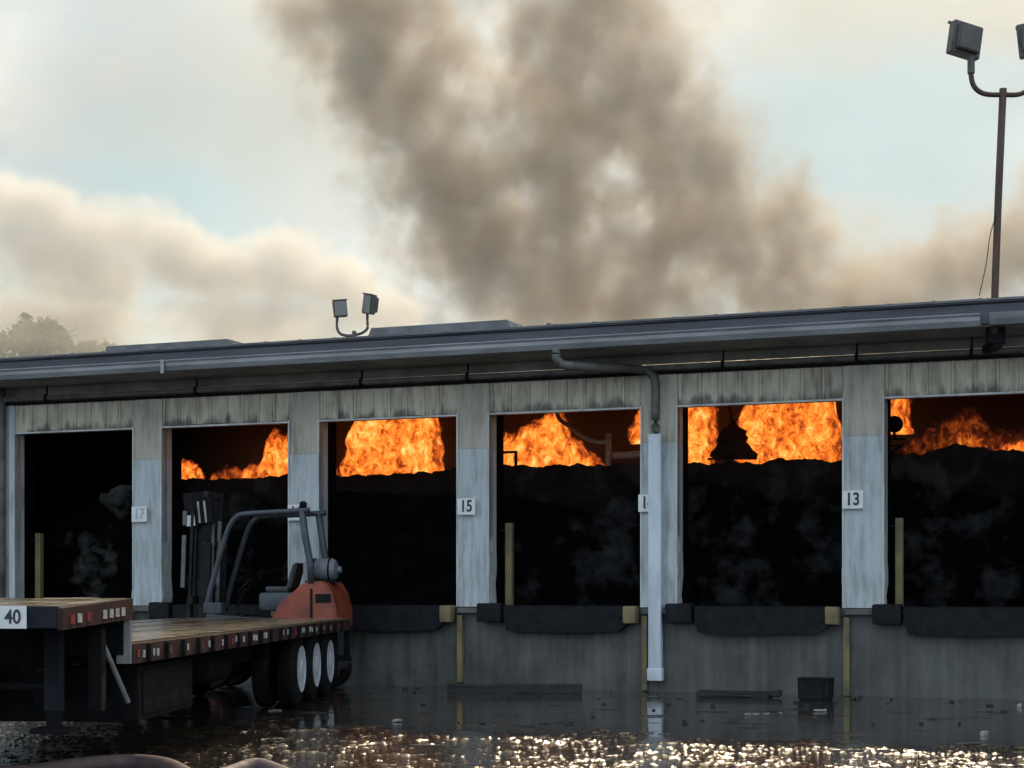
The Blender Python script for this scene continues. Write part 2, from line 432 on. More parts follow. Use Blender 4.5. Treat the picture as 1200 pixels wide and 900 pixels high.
# interior cross wall so the burning bay reads as a deep black room
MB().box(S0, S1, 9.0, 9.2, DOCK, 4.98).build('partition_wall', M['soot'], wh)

# pillars: lower white sheet, upper grey-green sheet with a seam between them
def pillar_sheet(s0, s1, z0, z1, y, wob, seed):
    """a pressed sheet with returns and shallow flutes, slightly dented towards its foot"""
    m = MB(); n = 22; rows = 14
    grid = []
    for j in range(rows + 1):
        z = z0 + (z1 - z0) * j / rows; row = []
        for i in range(n + 1):
            u = i / n; s = s0 + (s1 - s0) * u
            fl = 0.0
            for cc in (.24, .5, .76):
                fl += -.022 * math.exp(-((u - cc) / .05) ** 2)
            low = max(0, 1 - (z - z0) / .9)
            dy = fl + wob * low * mnoise.noise(Vector((s * 3, z * 2.2, seed))) * .06
            ds = wob * low * (u - .5) * .05 * math.sin(z * 9 + seed) * (1 if j else .2)
            row.append(m.bm.verts.new((s + ds, y + dy, z)))
        grid.append(row)
    back = [[m.bm.verts.new((v.co.x, .24, v.co.z)) for v in (row[0], row[-1])] for row in grid]
    for j in range(rows):
        for i in range(n): m.bm.faces.new((grid[j][i], grid[j][i + 1], grid[j + 1][i + 1], grid[j + 1][i]))
        m.bm.faces.new((back[j][0], grid[j][0], grid[j + 1][0], back[j + 1][0]))
        m.bm.faces.new((grid[j][-1], back[j][1], back[j + 1][1], grid[j + 1][-1]))
    return m
SEAM = 3.72
for i, (a, c) in enumerate(solids):
    if c - a < 1.0:
        pillar_sheet(a, c, DOCK + .012, SEAM, -.055, 1, i).build('pillar', M['panel'], wh, 'auto')
        pillar_sheet(a, c, SEAM + .004, SID + .02, -.045, 0, i).build('pillar_cladding', M['panel_up'], wh, 'auto')
        MB().box(a + .03, c - .05, -.12, -.031, DOCK - .085, DOCK - .004, .008).build('pillar_sill', M['concrete'], wh)
    else:
        k = MB()
        step = .30; s = a
        while s < c - .02:
            e = min(s + step, c)
            k.prism([(s, -.05), (s + .04, -.085), (s + .09, -.085), (s + .13, -.05), (e, -.05), (e, .2), (s, .2)], 'z', DOCK + .012, SID + .02)
            s = e
        k.build('wall_siding', M['panel'], wh)
# header panels of ribbed sheet above each door
for i, (a, c) in enumerate(DOORS):
    k = MB(); n = 8; w = (c - a - .008) / n
    for j in range(n):
        s = a + .004 + j * w
        k.prism([(s, -.03), (s + .012, -.03), (s + .022, -.052), (s + .05, -.052), (s + .06, -.03), (s + w * .55, -.034), (s + w - .004, -.03), (s + w - .004, .018), (s, .018)], 'z',
                DTOP + (.012 if i > 2 else .012 + .02 * random.random()), SID + random.uniform(-.01, .01))
    k.build('header_panel', M['header'], wh)
    f = MB(); t = .022
    f.box(a - t, a, -.075, .10, DOCK + .01, DTOP + t); f.box(c, c + t, -.075, .10, DOCK + .01, DTOP + t)
    f.box(a, c, -.065, .06, DTOP - .015, DTOP + .012)
    f.build('door_frame', M['trim'], wh)
    # deep sooted jambs
    MB().box(a - .10, a - .002, .24, .55, DOCK, DTOP + .1).build('jamb', M['char'], wh)
    MB().box(c + .002, c + .10, .24, .55, DOCK, DTOP + .1).build('jamb', M['char'], wh)
    # rolled door bundle under the lintel, scorched
    MB().tube([(a, .55, DTOP + .32), (c, .55, DTOP + .32)], .22, 12).build('door_drum', M['char'], wh, True)
    # dock leveler and bumpers
    d = MB(); pr = []
    n = 12
    lip0, lip1 = a + .30, c - .16
    d.box(a + .05, c - .05, -.06, .3, DOCK + .001, DOCK + .035)
    lv = d.build('dock_leveler', M['blackmetal'], wh)
    l = MB()
    l.prism([(lip0, DOCK + .02), (lip1, DOCK + .02), (lip1 + .02, DOCK - .22), (lip1 - .15, DOCK - .35), ((lip0 + lip1) / 2, DOCK - .385), (lip0 + .05, DOCK - .36), (lip0 - .01, DOCK - .15)], 'y', -.20, -.065)
    l.rough(.012, 5, 2, i)
    l.build('lip', M['rubber'], lv, 'auto')
    MB().box(a - .14, a + .26, -.26, -.034, DOCK - .22, DOCK + .07, .03).rough(.01, 6, 0, i).build('dock_bumper', M['rubber'], wh, 'auto')
    bb = MB().box(c - .22, c - .02, -.26, -.034, DOCK - .23, DOCK + .03, .03).rough(.012, 6, 0, i + 9).build('dock_bumper', M['yellow'], wh, 'auto')
    bb['label'] = 'yellow painted bumper block'

# eave: soffit, fascia, gutter, roof
MB().box(S0, S1, -EAVE, .02, SOF, SOF + .03).build('soffit', M['soffit'], wh)
k = MB()
k.prism([(-EAVE, SOF + .03), (-EAVE - .05, SOF + .03), (-EAVE - .05, SOF + .29), (-EAVE - .09, SOF + .31), (-EAVE - .09, SOF + .33), (-EAVE, SOF + .33)], 'x', S0 - .3, S1 + .3)
k.build('fascia', M['fascia'], wh)
k = MB()
k.prism([(-EAVE - .052, SOF - .01), (-EAVE - .15, SOF - .01), (-EAVE - .19, SOF + .06), (-EAVE - .19, SOF + .11), (-EAVE - .215, SOF + .14), (-EAVE - .215, SOF + .155), (-EAVE - .20, SOF + .155), (-EAVE - .18, SOF + .12), (-EAVE - .17, SOF + .06), (-EAVE - .14, SOF + .02), (-EAVE - .052, SOF + .02)], 'x', S0 - .3, S(1160))
k.build('gutter', M['gutter'], wh)
k = MB(); m0 = S(1160) + .12
k.prism([(-EAVE - .052, SOF + .0), (-EAVE - .15, SOF + .0), (-EAVE - .19, SOF + .07), (-EAVE - .215, SOF + .15), (-EAVE - .20, SOF + .155), (-EAVE - .17, SOF + .07), (-EAVE - .052, SOF + .03)], 'x', m0, S1 + .3)
k.build('gutter', M['gutter'], wh)
for s in [S(240), S(-300), S(1500)]:
    MB().box(s - .03, s + .03, -EAVE - .235, -EAVE - .217, SOF - .06, SOF + .16, .006).build('gutter_bracket', M['steel'], wh)
sl = math.tan(R(2.6))
k = MB()
x = S0 - .3
while x < S1 + .3:          # standing seam sheets
    e = min(x + .6, S1 + .3)
    k.prism([(x, 0), (x + .03, .014), (x + .06, 0), (e, 0), (e, -.03), (x, -.03)], 'y', -EAVE - .12, DEPTH)
    x = e
ro = k.build('roof', M['roof'], wh)
ro.rotation_euler.x = R(2.6); ro.location.z = SOF + .365 + EAVE * sl
# raised roof ridges (vent curbs) showing over the eave
def roof_curb(p0, p1, ytop, d):
    dz = W(0, d, 0).y
    m = MB()
    def ss(px):                         # pixel column -> s at depth d
        x = px - 600; k_ = x / F
        return (k_ * (O.y + CT * d) - ST * d) / (CT + k_ * ST)
    a, c = ss(p0), ss(p1)
    Yc = W((a + c) / 2, d, 0).y
    zt = EYE + (693 - ytop) / (F / Yc)
    zb = SOF + .365 + (EAVE + d) * sl - .02
    m.prism([(a, zb), (a + .25, zt), (c - .28, zt), (c, zb)], 'y', d, d + 1.3)
    return m.build('roof_vent_curb', M['roof'], wh)
roof_curb(112, 282, 401.5, 2.6)
roof_curb(420, 612, 379.5, 2.6)
roof_curb(625, 662, 378, 2.6)
# pipe run along the wall under the eave with hangers
MB().tube([(S0, -.12, 4.83), (S1, -.12, 4.83)], .045, 10).build('pipe', M['pipe'], wh, True)
MB().tube([(S0, -.07, 4.75), (S1, -.07, 4.75)], .022, 8).build('conduit', M['blackmetal'], wh, True)
s = S(-200)
for px in (60, 235, 428, 552, 850, 1006, 1140):
    s = S(px)
    MB().box(s - .02, s + .02, -.19, -.05, 4.76, 4.885).box(s - .012, s + .012, -.13, -.11, 4.885, SOF - .002).build('pipe_hanger', M['blackmetal'], wh)
# downspout, right: gutter outlet, swan neck back to the wall, long leg down the pillar
sd = S(771)
so = S(655) + .38
path = [(so, -EAVE - .12, SOF - .012), (so, -EAVE - .12, SOF - .12), (so + .05, -EAVE - .08, SOF - .20), (so + .18, -EAVE + .02, SOF - .235), (sd - .25, -.28, 4.80), (sd - .08, -.16, 4.75), (sd, -.125, 4.62), (sd, -.12, 4.35), (sd, -.12, SEAM + .1)]
def bez(pts, n=6):
    P_ = [Vector(p) for p in pts]; o = []
    for i in range(len(P_) - 1):
        p0 = P_[max(i - 1, 0)]; p1 = P_[i]; p2 = P_[i + 1]; p3 = P_[min(i + 2, len(P_) - 1)]
        for j in range(n):
            t = j / n
            o.append(.5 * ((2 * p1) + (p2 - p0) * t + (2 * p0 - 5 * p1 + 4 * p2 - p3) * t * t + (3 * p1 - p0 - 3 * p2 + p3) * t ** 3))
    return o + [P_[-1]]
ds = MB().tube(bez(path), .065, 10).build('downspout', M['pipe'], wh, True)
k = MB().box(sd - .10, sd + .10, -.19, -.058, .34, SEAM + .12, .02).box(sd - .115, sd + .115, -.20, -.058, .17, .36, .02).rough(.008, 2.5)
k.build('guard_sleeve', M['spout'], ds, 'auto')
sl_ = S(8)
ds = MB().tube([(sl_, -.13, SOF - .01), (sl_, -.13, 4.3), (sl_, -.13, .2)], .06, 10).build('downspout', M['pipe'], wh, True)
for px, z0 in ((541, .08), (757, .02), (993, .0)):
    s = S(px)
    MB().box(s - .045, s + .045, -.10, -.002, z0, DOCK - .12, .015).build('corner_guard', M['yellow'], wh)

# door numbers
def number(px, py, txt, label, ink):
    s = S(px); z = ZW(px, py); loc = W(s, -.118, z)
    r = MB().box(-.15, .15, -.006, .006, -.13, .13, .004).build('number_sign', M['plate'], None, False, loc, -TH)
    tag(r, label, 'sign', 'door number signs on the pillars')
    text_mesh(txt, .25, 'digits', ink, r, (0, -.0085, 0), depth=.002, bold=.006)
    return r
number(1001, 586, '13', 'white number plate reading 13 on the pillar by the rightmost bays', M['ink'])
number(550, 594, '15', 'white number plate reading 15 on the middle pillar', M['ink'])
number(762, 590, '14', 'white number plate half hidden behind the pale downspout', M['ink'])
number(351, 601, '16', 'white number plate on the pillar behind the forklift guard', M['ink'])
number(168, 603, '17', 'pale worn number plate on the pillar above the trailer step', M['faint'])

# yellow posts inside the doorways
def post(px, ytop, label, d=.42):
    x = px - 600; k_ = x / F
    s = (k_ * (O.y + CT * d) - ST * d) / (CT + k_ * ST); loc = W(s, d, DOCK)
    zt = EYE + (693 - ytop) / (F / loc.y) - DOCK
    r = thing('guard_post', label, 'post', loc, -TH, 'yellow guard posts in the doorways')
    MB().box(-.055, .055, -.055, .055, .02, zt, .012).build('post_shaft', M['yellow'], r)
    MB().box(-.11, .11, -.11, .11, .0, .02).build('base_plate', M['yellow'], r)
    MB().box(-.16, -.055, -.02, .02, zt - .13, zt - .10).build('bracket', M['blackmetal'], r)
post(597, 613, 'yellow square guard post in the doorway between signs 15 and 14')
post(1054, 607, 'yellow guard post in the doorway right of sign 13')
post(46, 625, 'dull yellow leaning guard post in the leftmost black doorway')

# ------------------------------------------------------------------ charred stacks and fire inside
def sz(px, py, d):              # photo pixel -> (s, z) on the plane d behind the wall
    k_ = (px - 600) / F
    s = (k_ * (O.y + CT * d) - ST * d) / (CT + k_ * ST)
    Y = W(s, d, 0).y
    return s, EYE + (693 - py) / (F / Y)
def stack(name, pts, d, depth, label, mat='char', amp=.10, seed=0):
    """a heap of burnt goods: closed lump whose top follows the given pixel profile"""
    prof = [sz(px, py, d) for px, py in pts]
    s0, s1 = prof[0][0], prof[-1][0]
    def top(s):
        for (a, za), (c, zc) in zip(prof, prof[1:]):
            if a <= s <= c: return za + (zc - za) * (s - a) / max(c - a, 1e-6)
        return prof[-1][1]
    m = MB(); nx, nz, ny = 110, 40, 5
    front = []
    for j in range(nz + 1):
        row = []
        for i in range(nx + 1):
            s = s0 + (s1 - s0) * i / nx; z = DOCK + (top(s) - DOCK) * j / nz
            q = Vector((s * 1.7, z * 2.1, seed))
            bulge = .5 * math.sin(min(1, (z - DOCK) / .8) * 1.2) * .1
            cell = abs(math.sin(s * 2.9 + seed)) ** .3 * .12 + abs(math.sin((z - DOCK) * 3.4 + seed * .7)) ** .3 * .10
            row.append(m.bm.verts.new((s, d - cell - bulge + amp * 1.6 * mnoise.noise(q) + amp * .8 * mnoise.noise(q * 3.1), z + (amp * (.6 * mnoise.noise(q * 2.7 + Vector((9, 0, 0))) + .25 * mnoise.noise(q * 6) + .15 * mnoise.noise(q * 17)) if j == nz else 0))))
        front.append(row)
    back = []
    for j in (0, nz):
        back.append([m.bm.verts.new((v.co.x, d + depth, v.co.z - (.15 if j else 0))) for v in front[j]])
    for j in range(nz):
        for i in range(nx): m.bm.faces.new((front[j][i], front[j][i + 1], front[j + 1][i + 1], front[j + 1][i]))
    for i in range(nx):
        m.bm.faces.new((front[nz][i], front[nz][i + 1], back[1][i + 1], back[1][i]))
        m.bm.faces.new((back[1][i], back[1][i + 1], back[0][i + 1], back[0][i]))
    for e in (0, nx):
        m.bm.faces.new([front[j][e] for j in range(nz + 1)] + [back[1][e], back[0][e]])
    r = m.build(name, M[mat], None, True)
    r.location = O; r.rotation_euler.z = -TH
    return tag(r, label, 'burnt stack', 'charred stacks of stored goods')
def flame(pts_top, y_bot, d, label, mat='fire', thick=.55, seed=0, rag=.13):
    """a standing sheet of fire with its own thickness; the top edge follows a pixel profile"""
    top = [sz(px, py, d) for px, py in pts_top]
    zb = sz(pts_top[len(pts_top) // 2][0], y_bot, d)[1]
    s0, s1 = top[0][0], top[-1][0]
    def tp(s):
        for (a, za), (c, zc) in zip(top, top[1:]):
            if a <= s <= c: return za + (zc - za) * (s - a) / max(c - a, 1e-6)
        return top[-1][1]
    m_ = .10; s0 -= m_; s1 += m_
    nx = max(20, int((s1 - s0) / .03)); nz = 34; cores = []
    m = MB(); A = []; B = []
    for j in range(nz + 1):
        ra, rb = [], []
        for i in range(nx + 1):
            u = i / nx; t = j / nz
            s = s0 + (s1 - s0) * u
            lick = mnoise.noise(Vector((s * 3.1, seed, 0))) * .9 + mnoise.noise(Vector((s * 8.0, seed, 3))) * .6
            zt = tp(min(max(s, s0 + m_), s1 - m_)) + rag * (lick + .9)
            z = zb + (max(zt, zb + .05) - zb) * t
            q = Vector((s * 3.0, z * 2.2, seed))
            prof = max(0, 1 - abs(2 * u - 1) ** 6) ** .5 * (max(0, 1 - t ** 3)) ** .6
            bul = thick * .5 * prof * (.62 + .7 * mnoise.noise(q) + .35 * mnoise.noise(q * 2.7))
            es = rag * .8 * mnoise.noise(Vector((seed + 5, z * 4.2, 1))) * (abs(2 * u - 1) ** 4) + rag * .35 * mnoise.noise(q * 2.2 + Vector((4, 4, 4)))
            ed = min((s - s0) / .16, (s1 - s) / .16); cores.append(max(0, min(1, ed)) * max(0, min(1, (zt - z) / (.10 + 1.6 * rag))))
            ra.append(m.bm.verts.new((s + es, d - max(bul, .012), z)))
            rb.append(m.bm.verts.new((s + es, d + max(bul, .012), z)))
        A.append(ra); B.append(rb)
    for j in range(nz):
        for i in range(nx):
            m.bm.faces.new((A[j][i], A[j][i + 1], A[j + 1][i + 1], A[j + 1][i]))
            m.bm.faces.new((B[j][i + 1], B[j][i], B[j + 1][i], B[j + 1][i + 1]))
        m.bm.faces.new((A[j][0], A[j + 1][0], B[j + 1][0], B[j][0]))
        m.bm.faces.new((A[j][-1], B[j][-1], B[j + 1][-1], A[j + 1][-1]))
    for i in range(nx):
        m.bm.faces.new((A[0][i], B[0][i], B[0][i + 1], A[0][i + 1]))
        m.bm.faces.new((A[nz][i], A[nz][i + 1], B[nz][i + 1], B[nz][i]))
    m.bm.verts.index_update()
    r = m.build('flame', M[mat], None, True)
    at = r.data.attributes.new('core', 'FLOAT', 'POINT')
    w_ = nx + 1; vals = []
    for j in range(nz + 1):          # each row was written as front, back pairs
        for i in range(w_): vals += [cores[j * w_ + i]] * 2
    at.data.foreach_set('value', vals)
    r.location = O; r.rotation_euler.z = -TH
    return tag(r, label, 'fire', 'flames burning on top of the stacks')

# stacks (front faces 1.6 m or more behind the door line)
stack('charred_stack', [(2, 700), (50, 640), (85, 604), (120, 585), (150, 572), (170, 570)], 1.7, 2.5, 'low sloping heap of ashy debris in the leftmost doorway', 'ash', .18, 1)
stack('charred_stack', [(176, 566), (215, 562), (262, 563), (300, 560), (352, 556)], 1.8, 2.6, 'charred stack in the doorway behind the forklift', 'char_ash', .11, 2)
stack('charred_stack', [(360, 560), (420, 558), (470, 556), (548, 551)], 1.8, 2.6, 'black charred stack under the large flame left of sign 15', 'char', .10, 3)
stack('charred_stack', [(560, 548), (640, 547), (700, 546), (768, 545)], 1.8, 2.6, 'black charred stack in the doorway with the hanging hose', 'char_ash', .10, 4)
stack('charred_stack', [(772, 546), (860, 543), (940, 541), (1006, 540)], 1.9, 2.6, 'black charred stack below the widest wall of fire', 'char_ash', .11, 5)
stack('charred_stack', [(1016, 533), (1090, 531), (1125, 521), (1160, 529), (1190, 531), (1320, 528)], 1.9, 2.6, 'charred stack with a humped top in the rightmost doorway', 'char_ash', .12, 6)

# flames
flame([(203, 553), (212, 540), (222, 536), (236, 552)], 564, 2.6, 'small round flame near the left jamb behind the forklift mast', seed=1, thick=.35, rag=.06)
flame([(250, 553), (262, 546), (275, 543), (288, 552)], 562, 2.7, 'low dim flame between the two small fires behind the forklift', 'dimfire', .3, seed=2, rag=.06)
flame([(285, 552), (295, 543), (303, 548)], 560, 2.6, 'tiny flame left of the tall flame behind the forklift', 'fire', .3, seed=3, rag=.05)
flame([(305, 548), (313, 522), (322, 510), (330, 513), (350, 505)], 559, 2.6, 'tall narrow flame against the jamb above the forklift guard', seed=4, thick=.5, rag=.10)
flame([(406, 530), (416, 500), (428, 478), (470, 474), (508, 474), (513, 500)], 557, 2.6, 'large square-topped flame left of sign 15', seed=5, thick=.9, rag=.10)
flame([(386, 549), (394, 545), (404, 551)], 556, 2.5, 'tiny flame at the left foot of the large square-topped flame', 'dimfire', .25, seed=6, rag=.03)
flame([(584, 515), (606, 508), (630, 494), (645, 484), (660, 486), (668, 508), (680, 520), (700, 536), (708, 545)], 548, 2.6, 'mound-shaped smoky flame below the hanging hose', seed=7, thick=.7, rag=.09)
flame([(742, 492), (750, 480), (768, 478)], 520, 2.4, 'thin flame licking the right jamb beside the downspout', seed=8, thick=.3, rag=.06)
flame([(802, 466), (812, 462), (826, 462), (836, 470)], 546, 2.7, 'left strip of fire beside the dark hanging hood', seed=9, thick=.6, rag=.05)
flame([(870, 490), (878, 464), (890, 458), (920, 456), (965, 455), (976, 460), (984, 500)], 546, 2.9, 'widest wall of fire filling the doorway left of sign 13', seed=10, thick=1.0, rag=.08)
flame([(1038, 460), (1048, 457), (1060, 458), (1064, 466)], 508, 2.5, 'bright hanging flame beside the round lamp right of sign 13', seed=11, thick=.4, rag=.06)
flame([(1100, 528), (1115, 515), (1128, 500), (1142, 508), (1158, 512), (1172, 524)], 533, 2.7, 'smoky pointed flame on the humped stack at right', 'dimfire', .5, seed=12, rag=.09)
flame([(1172, 524), (1186, 517), (1205, 515), (1230, 518), (1240, 526)], 532, 2.6, 'low flame cut by the right edge of the photo', 'fire', .4, seed=13, rag=.05)

k = MB().box(DOORS[1][0] - .3, DOORS[5][1] + .5, .75, 6.0, 3.0, 4.95)
bmesh.ops.subdivide_edges(k.bm, edges=k.bm.edges[:], cuts=9, use_grid_fill=True)
for v_ in k.bm.verts:
    if v_.co.z < 3.1: v_.co.z += .5 * mnoise.noise(v_.co * .8)
ism = bpy.data.materials.new('fire_lit_smoke'); ism.use_nodes = True; q = NT(ism.node_tree)
v = q.n('ShaderNodeVolumePrincipled', {'Color': (.55, .42, .34, 1), 'Density': .065, 'Anisotropy': .1})
q.n('ShaderNodeOutputMaterial', {'Volume': v.outputs[0]})
io = k.build('interior_smoke', ism, None, False, O, -TH); tag(io, 'dark fire-lit smoke hanging under the ceiling inside the doorways', kind='stuff')

flame([(1058, 512), (1085, 500), (1110, 488), (1130, 478), (1150, 490), (1180, 502), (1215, 506), (1250, 506)], 534, 3.2, 'broad dull orange band of self-glowing fire-lit smoke in the rightmost doorway', 'glow', .5, seed=15, rag=.10)

# hanging hood silhouette before the fire, lamp and bracket, hose and pipes
s, z = sz(858, 536, 2.0); zt = sz(858, 496, 2.0)[1]
r = thing('charred_hood', 'dark lopsided hood silhouetted in the gap between the flames', 'hood', W(s, 2.0, z), -TH)
h = zt - z
MB().lathe([(0, .34), (.03, .33), (h * .12, .29), (h * .25, .24), (h * .32, .23), (h * .38, .21), (h * .44, .23), (h * .5, .22), (h * .6, .23), (h * .7, .18), (h * .8, .19), (h * .9, .10), (h, .06)], 'z', (0, 0, 0)).rough(.085, 4.5, 0, 3).rough(.04, 11, 0, 5).build('hood', M['char'], r, True)
MB().tube([(0, 0, h), (-.05, .05, h + .25), (-.12, .1, 4.97 - z)], .02, 8).build('hanger_rod', M['char'], r)
MB().box(-.40, .40, -.02, .02, -.03, .0).build('rim_bar', M['char'], r)
s, z = sz(1048, 497, 1.2)
r = thing('round_lamp', 'round black dock lamp on a bracket against the fire', 'lamp', W(s, 1.2, z), -TH)
MB().lathe([(-.12, .05), (-.08, .11), (.0, .125), (.04, .125), (.05, .10)], 'y', (0, 0, 0), 24).build('lamp_head', M['char'], r, True)
k = MB().box(-.24, .16, -.02, .02, -.24, -.21).tube([(-.12, 0, -.47), (.12, 0, -.32)], .02, 6).tube([(0, 0, -.12), (0, 0, -.24)], .02, 6).box(-.24, .14, -.02, .02, -.34, -.31)
k.tube([(-.24, 0, -.22), (s * 0 - .34, -.2, -.22)], .02, 6)
k.build('bracket', M['char'], r)
pts = [W(*[sz(px, py, 1.9)[0], 1.9, sz(px, py, 1.9)[1]]) for px, py in ((650, 470), (655, 490), (668, 500), (685, 513), (700, 518), (712, 518))]
tag(MB().tube(bez(pts), .035, 8).build('hanging_hose', M['firelit_pipe'], None, True), 'slack hose hanging across the doorway between signs 15 and 14', 'hose')
pts = [W(sz(px, py, 1.9)[0], 1.9, sz(px, py, 1.9)[1]) for px, py in ((713, 508), (713, 548))]
r = tag(MB().tube(pts, .045, 8).build('standpipe', M['firelit_pipe'], None, True), 'upright pipe with a side branch coloured as if firelit above the stack by the downspout', 'pipe')
pts = [W(sz(px, py, 2.0)[0], 2.0, sz(px, py, 2.0)[1]) for px, py in ((716, 534), (775, 532))]
MB().tube(pts, .06, 8).build('side_branch', M['firelit_pipe'], r, True)
s, z = sz(594, 530, 1.8)
r = thing('charred_rack', 'small black square rack end before the mound-shaped flame', 'rack', W(s, 1.8, z), -TH)
k = MB().box(-.16, .18, -.02, .02, -.02, .02); k.build('rail', M['char'], r)
MB().box(.14, .18, -.02, .02, -.35, -.02).build('upright', M['char'], r)

# ------------------------------------------------------------------ step-deck trailer
PH = R(2.8)
tr = thing('flatbed_trailer', 'black step-deck flatbed trailer with plank deck and number 40 plate', 'trailer', (-3.02, 13.4, 0), -PH)
TW = 2.59; UF = -1.75; RE = 11.95
def planks(y0, y1, za, zb, name):
    m = MB(); n = 12; w = TW / n
    for i in range(n):
        x0 = -TW + i * w; dz = random.uniform(-.006, .004)
        e0 = random.uniform(-.01, .02)
        vs = [(x0 + .004, y0 - e0, za + dz), (x0 + w - .004, y0 - e0, za + dz), (x0 + w - .004, y1, zb + dz), (x0 + .004, y1, zb + dz)]
        lo = [(v[0], v[1], v[2] - .035) for v in vs]
        m._add(vs + lo, [(0, 1, 2, 3), (7, 6, 5, 4), (0, 4, 5, 1), (1, 5, 6, 2), (2, 6, 7, 3), (3, 7, 4, 0)])
    return m.build(name, M['wood'], tr)
planks(UF + .06, .0, 1.395, 1.450, 'upper_deck')
planks(.04, RE, 1.10, 1.105, 'lower_deck')
# upper frame: front beam, side rails
MB().box(-TW, 0, UF, UF + .058, 1.245, 1.40, .01).build('front_beam', M['navy'], tr)
for x0, x1 in ((.002, .04), (-TW - .04, -TW - .002)):
    k = MB(); k.prism([(UF, 1.235), (0.02, 1.285), (0.02, 1.445), (UF, 1.385)], 'x', x0, x1)
    k.build('side_rail', M['maroon'], tr)
    k = MB(); k.box(x0, x1, .03, RE, .93, 1.085)
    k.build('side_rail', M['maroon'], tr)
for y in [UF + .16 + .17 * i for i in range(2)] + [UF + .55, UF + .95, UF + 1.12, UF + 1.28, UF + 1.44]:
    t = 1.30 + (y - UF) * .029
    MB().box(.041, .046, y, y + .09, t - .03, t + .035).build('reflector', M['tape'] if int(y * 100) % 3 else M['redtape'], tr)
y = .14; i = 0
while y < RE - .9:
    for off in ((0,) if i % 3 == 2 else (0, .16)):
        ja, jb = random.uniform(-.02, .02), random.uniform(-.012, .012)
        MB().box(.041, .046, y + off + ja, y + off + ja + random.uniform(.06, .11), .98 + jb, 1.04 + jb).build('reflector', M['tape'] if (i + 3 * (off > 0)) % 7 else M['redtape'], tr)
    y += .46 + .1 * (i % 2); i += 1
# stake pockets, step bulkhead, frame beams
for j in range(19): MB().box(.041, .075, .42 + j * .58, .50 + j * .58, .935, 1.08).build('stake_pocket', M['blackmetal'], tr)
MB().box(-TW + .03, -.03, -.01, .035, 1.0, 1.40).build('step_bulkhead', M['blackmetal'], tr)
MB().box(-.09, .03, .0, .03, .93, 1.44, .008).build('step_post', M['steel'], tr)
for x in (-.75, -1.85):
    k = MB(); k.prism([(UF + .2, 1.22), (.3, 1.25), (.3, .62), (-.15, .62), (-.5, .95), (UF + .2, .98)], 'x', x - .07, x + .07)
    k.box(x - .07, x + .07, .3, RE - .1, .62, .92)
    k.build('frame_beam', M['blackmetal'], tr)
for j in range(26): MB().box(-TW + .01, -.01, .3 + j * .45, .36 + j * .45, .925, 1.06).build('crossmember', M['blackmetal'], tr)
for j in range(5): MB().box(-TW + .01, -.01, UF + .2 + j * .33, UF + .26 + j * .33, 1.255, 1.355).build('crossmember', M['blackmetal'], tr)
# landing gear, tool box, air tank, spare wheel, mud flaps, underride bumper
for x in (-.30, -1.95):
    lg = MB().box(x - .06, x + .06, -.94, -.82, .62, 1.22, .01).build('landing_leg', M['navy'], tr)
    MB().box(x - .045, x + .045, -.925, -.835, .50, .64).build('inner_leg', M['blackmetal'], lg)
    MB().box(x - .15, x + .15, -1.0, -.76, .46, .50, .015).build('foot', M['blackmetal'], lg)
MB().box(-.13, -.03, -.60, -.48, .60, 1.22).build('bracket_leg', M['blackmetal'], tr)
MB().tube([(-.30, -.87, .80), (-1.95, -.87, .80)], .03, 8).build('crank_shaft', M['blackmetal'], tr)
MB().tube([(-.12, -.4, 1.2), (-.05, .2, .62)], .02, 8).build('leg_brace', M['steel'], tr)
tb = MB().box(-TW + .15, -.10, .7, 2.6, .42, .88, .02).build('tool_box', M['blackmetal'], tr)
MB().box(-.10, -.085, .8, 2.5, .47, .84, .005).build('door', M['blackmetal'], tb)
MB().box(-TW + .25, -.55, 2.9, 6.4, .60, .88, .03).build('chain_tray', M['blackmetal'], tr)
MB().tube([(-.5, 4.3, .68), (-.5, 5.5, .68)], .16, 14).build('air_tank', M['blackmetal'], tr, True)
for j, (x_, side) in enumerate(((-.12, 1), (-TW + .12, -1))):
    for ya in (8.62, 9.82, 11.02):
        w_ = bpy.data.objects.new('wheel', None); COL.objects.link(w_); w_.parent = tr; w_.location = (x_, ya, .5)
        def tyre_prof(o): return [(o, .30), (o - .02 * side, .40), (o - .03 * side, .46), (o - .06 * side, .49), (o - .13 * side, .5), (o - .20 * side, .49), (o - .235 * side, .46), (o - .25 * side, .40), (o - .26 * side, .30)]
        MB().lathe(tyre_prof(.0), 'x', (0, 0, 0), 36).build('tyre', M['tyre'], w_, 'auto')
        MB().lathe(tyre_prof(-.32 * side), 'x', (0, 0, 0), 36).build('tyre', M['tyre'], w_, 'auto')
        MB().lathe([(-.02 * side, .295), (.012 * side, .30), (.016 * side, .285), (.012 * side, .27), (.006 * side, .26), (.010 * side, .15), (.014 * side, .12), (.024 * side, .11), (.026 * side, .06), (.026 * side, .01)], 'x', (0, 0, 0), 36).build('rim', M['rim'], w_, 'auto')
for ya in (8.62, 9.82, 11.02):
    MB().tube([(-.7, ya, .5), (-TW + .7, ya, .5)], .07, 10).build('axle', M['blackmetal'], tr, True)
for x in (-.42, -TW + .42):
    MB().box(x - .3, x + .3, 11.72, 11.74, .25, .92).build('mud_flap', M['rubber'], tr)
MB().box(-TW, 0, RE, RE + .06, .93, 1.10, .01).build('rear_beam', M['maroon'], tr)
ub = MB().box(-TW + .1, .05, RE - .02, RE + .05, .47, .55, .01).box(-.06, .02, RE - .02, RE + .05, .55, .93).box(-TW + .4, -TW + .5, RE - .02, RE + .05, .55, .93)
ub.build('underride_bumper', M['blackmetal'], tr)
pl = MB().box(-1.10, -.21, UF - .008, UF - .002, 1.245, 1.40, .002).build('number_plate', M['plate'], tr)
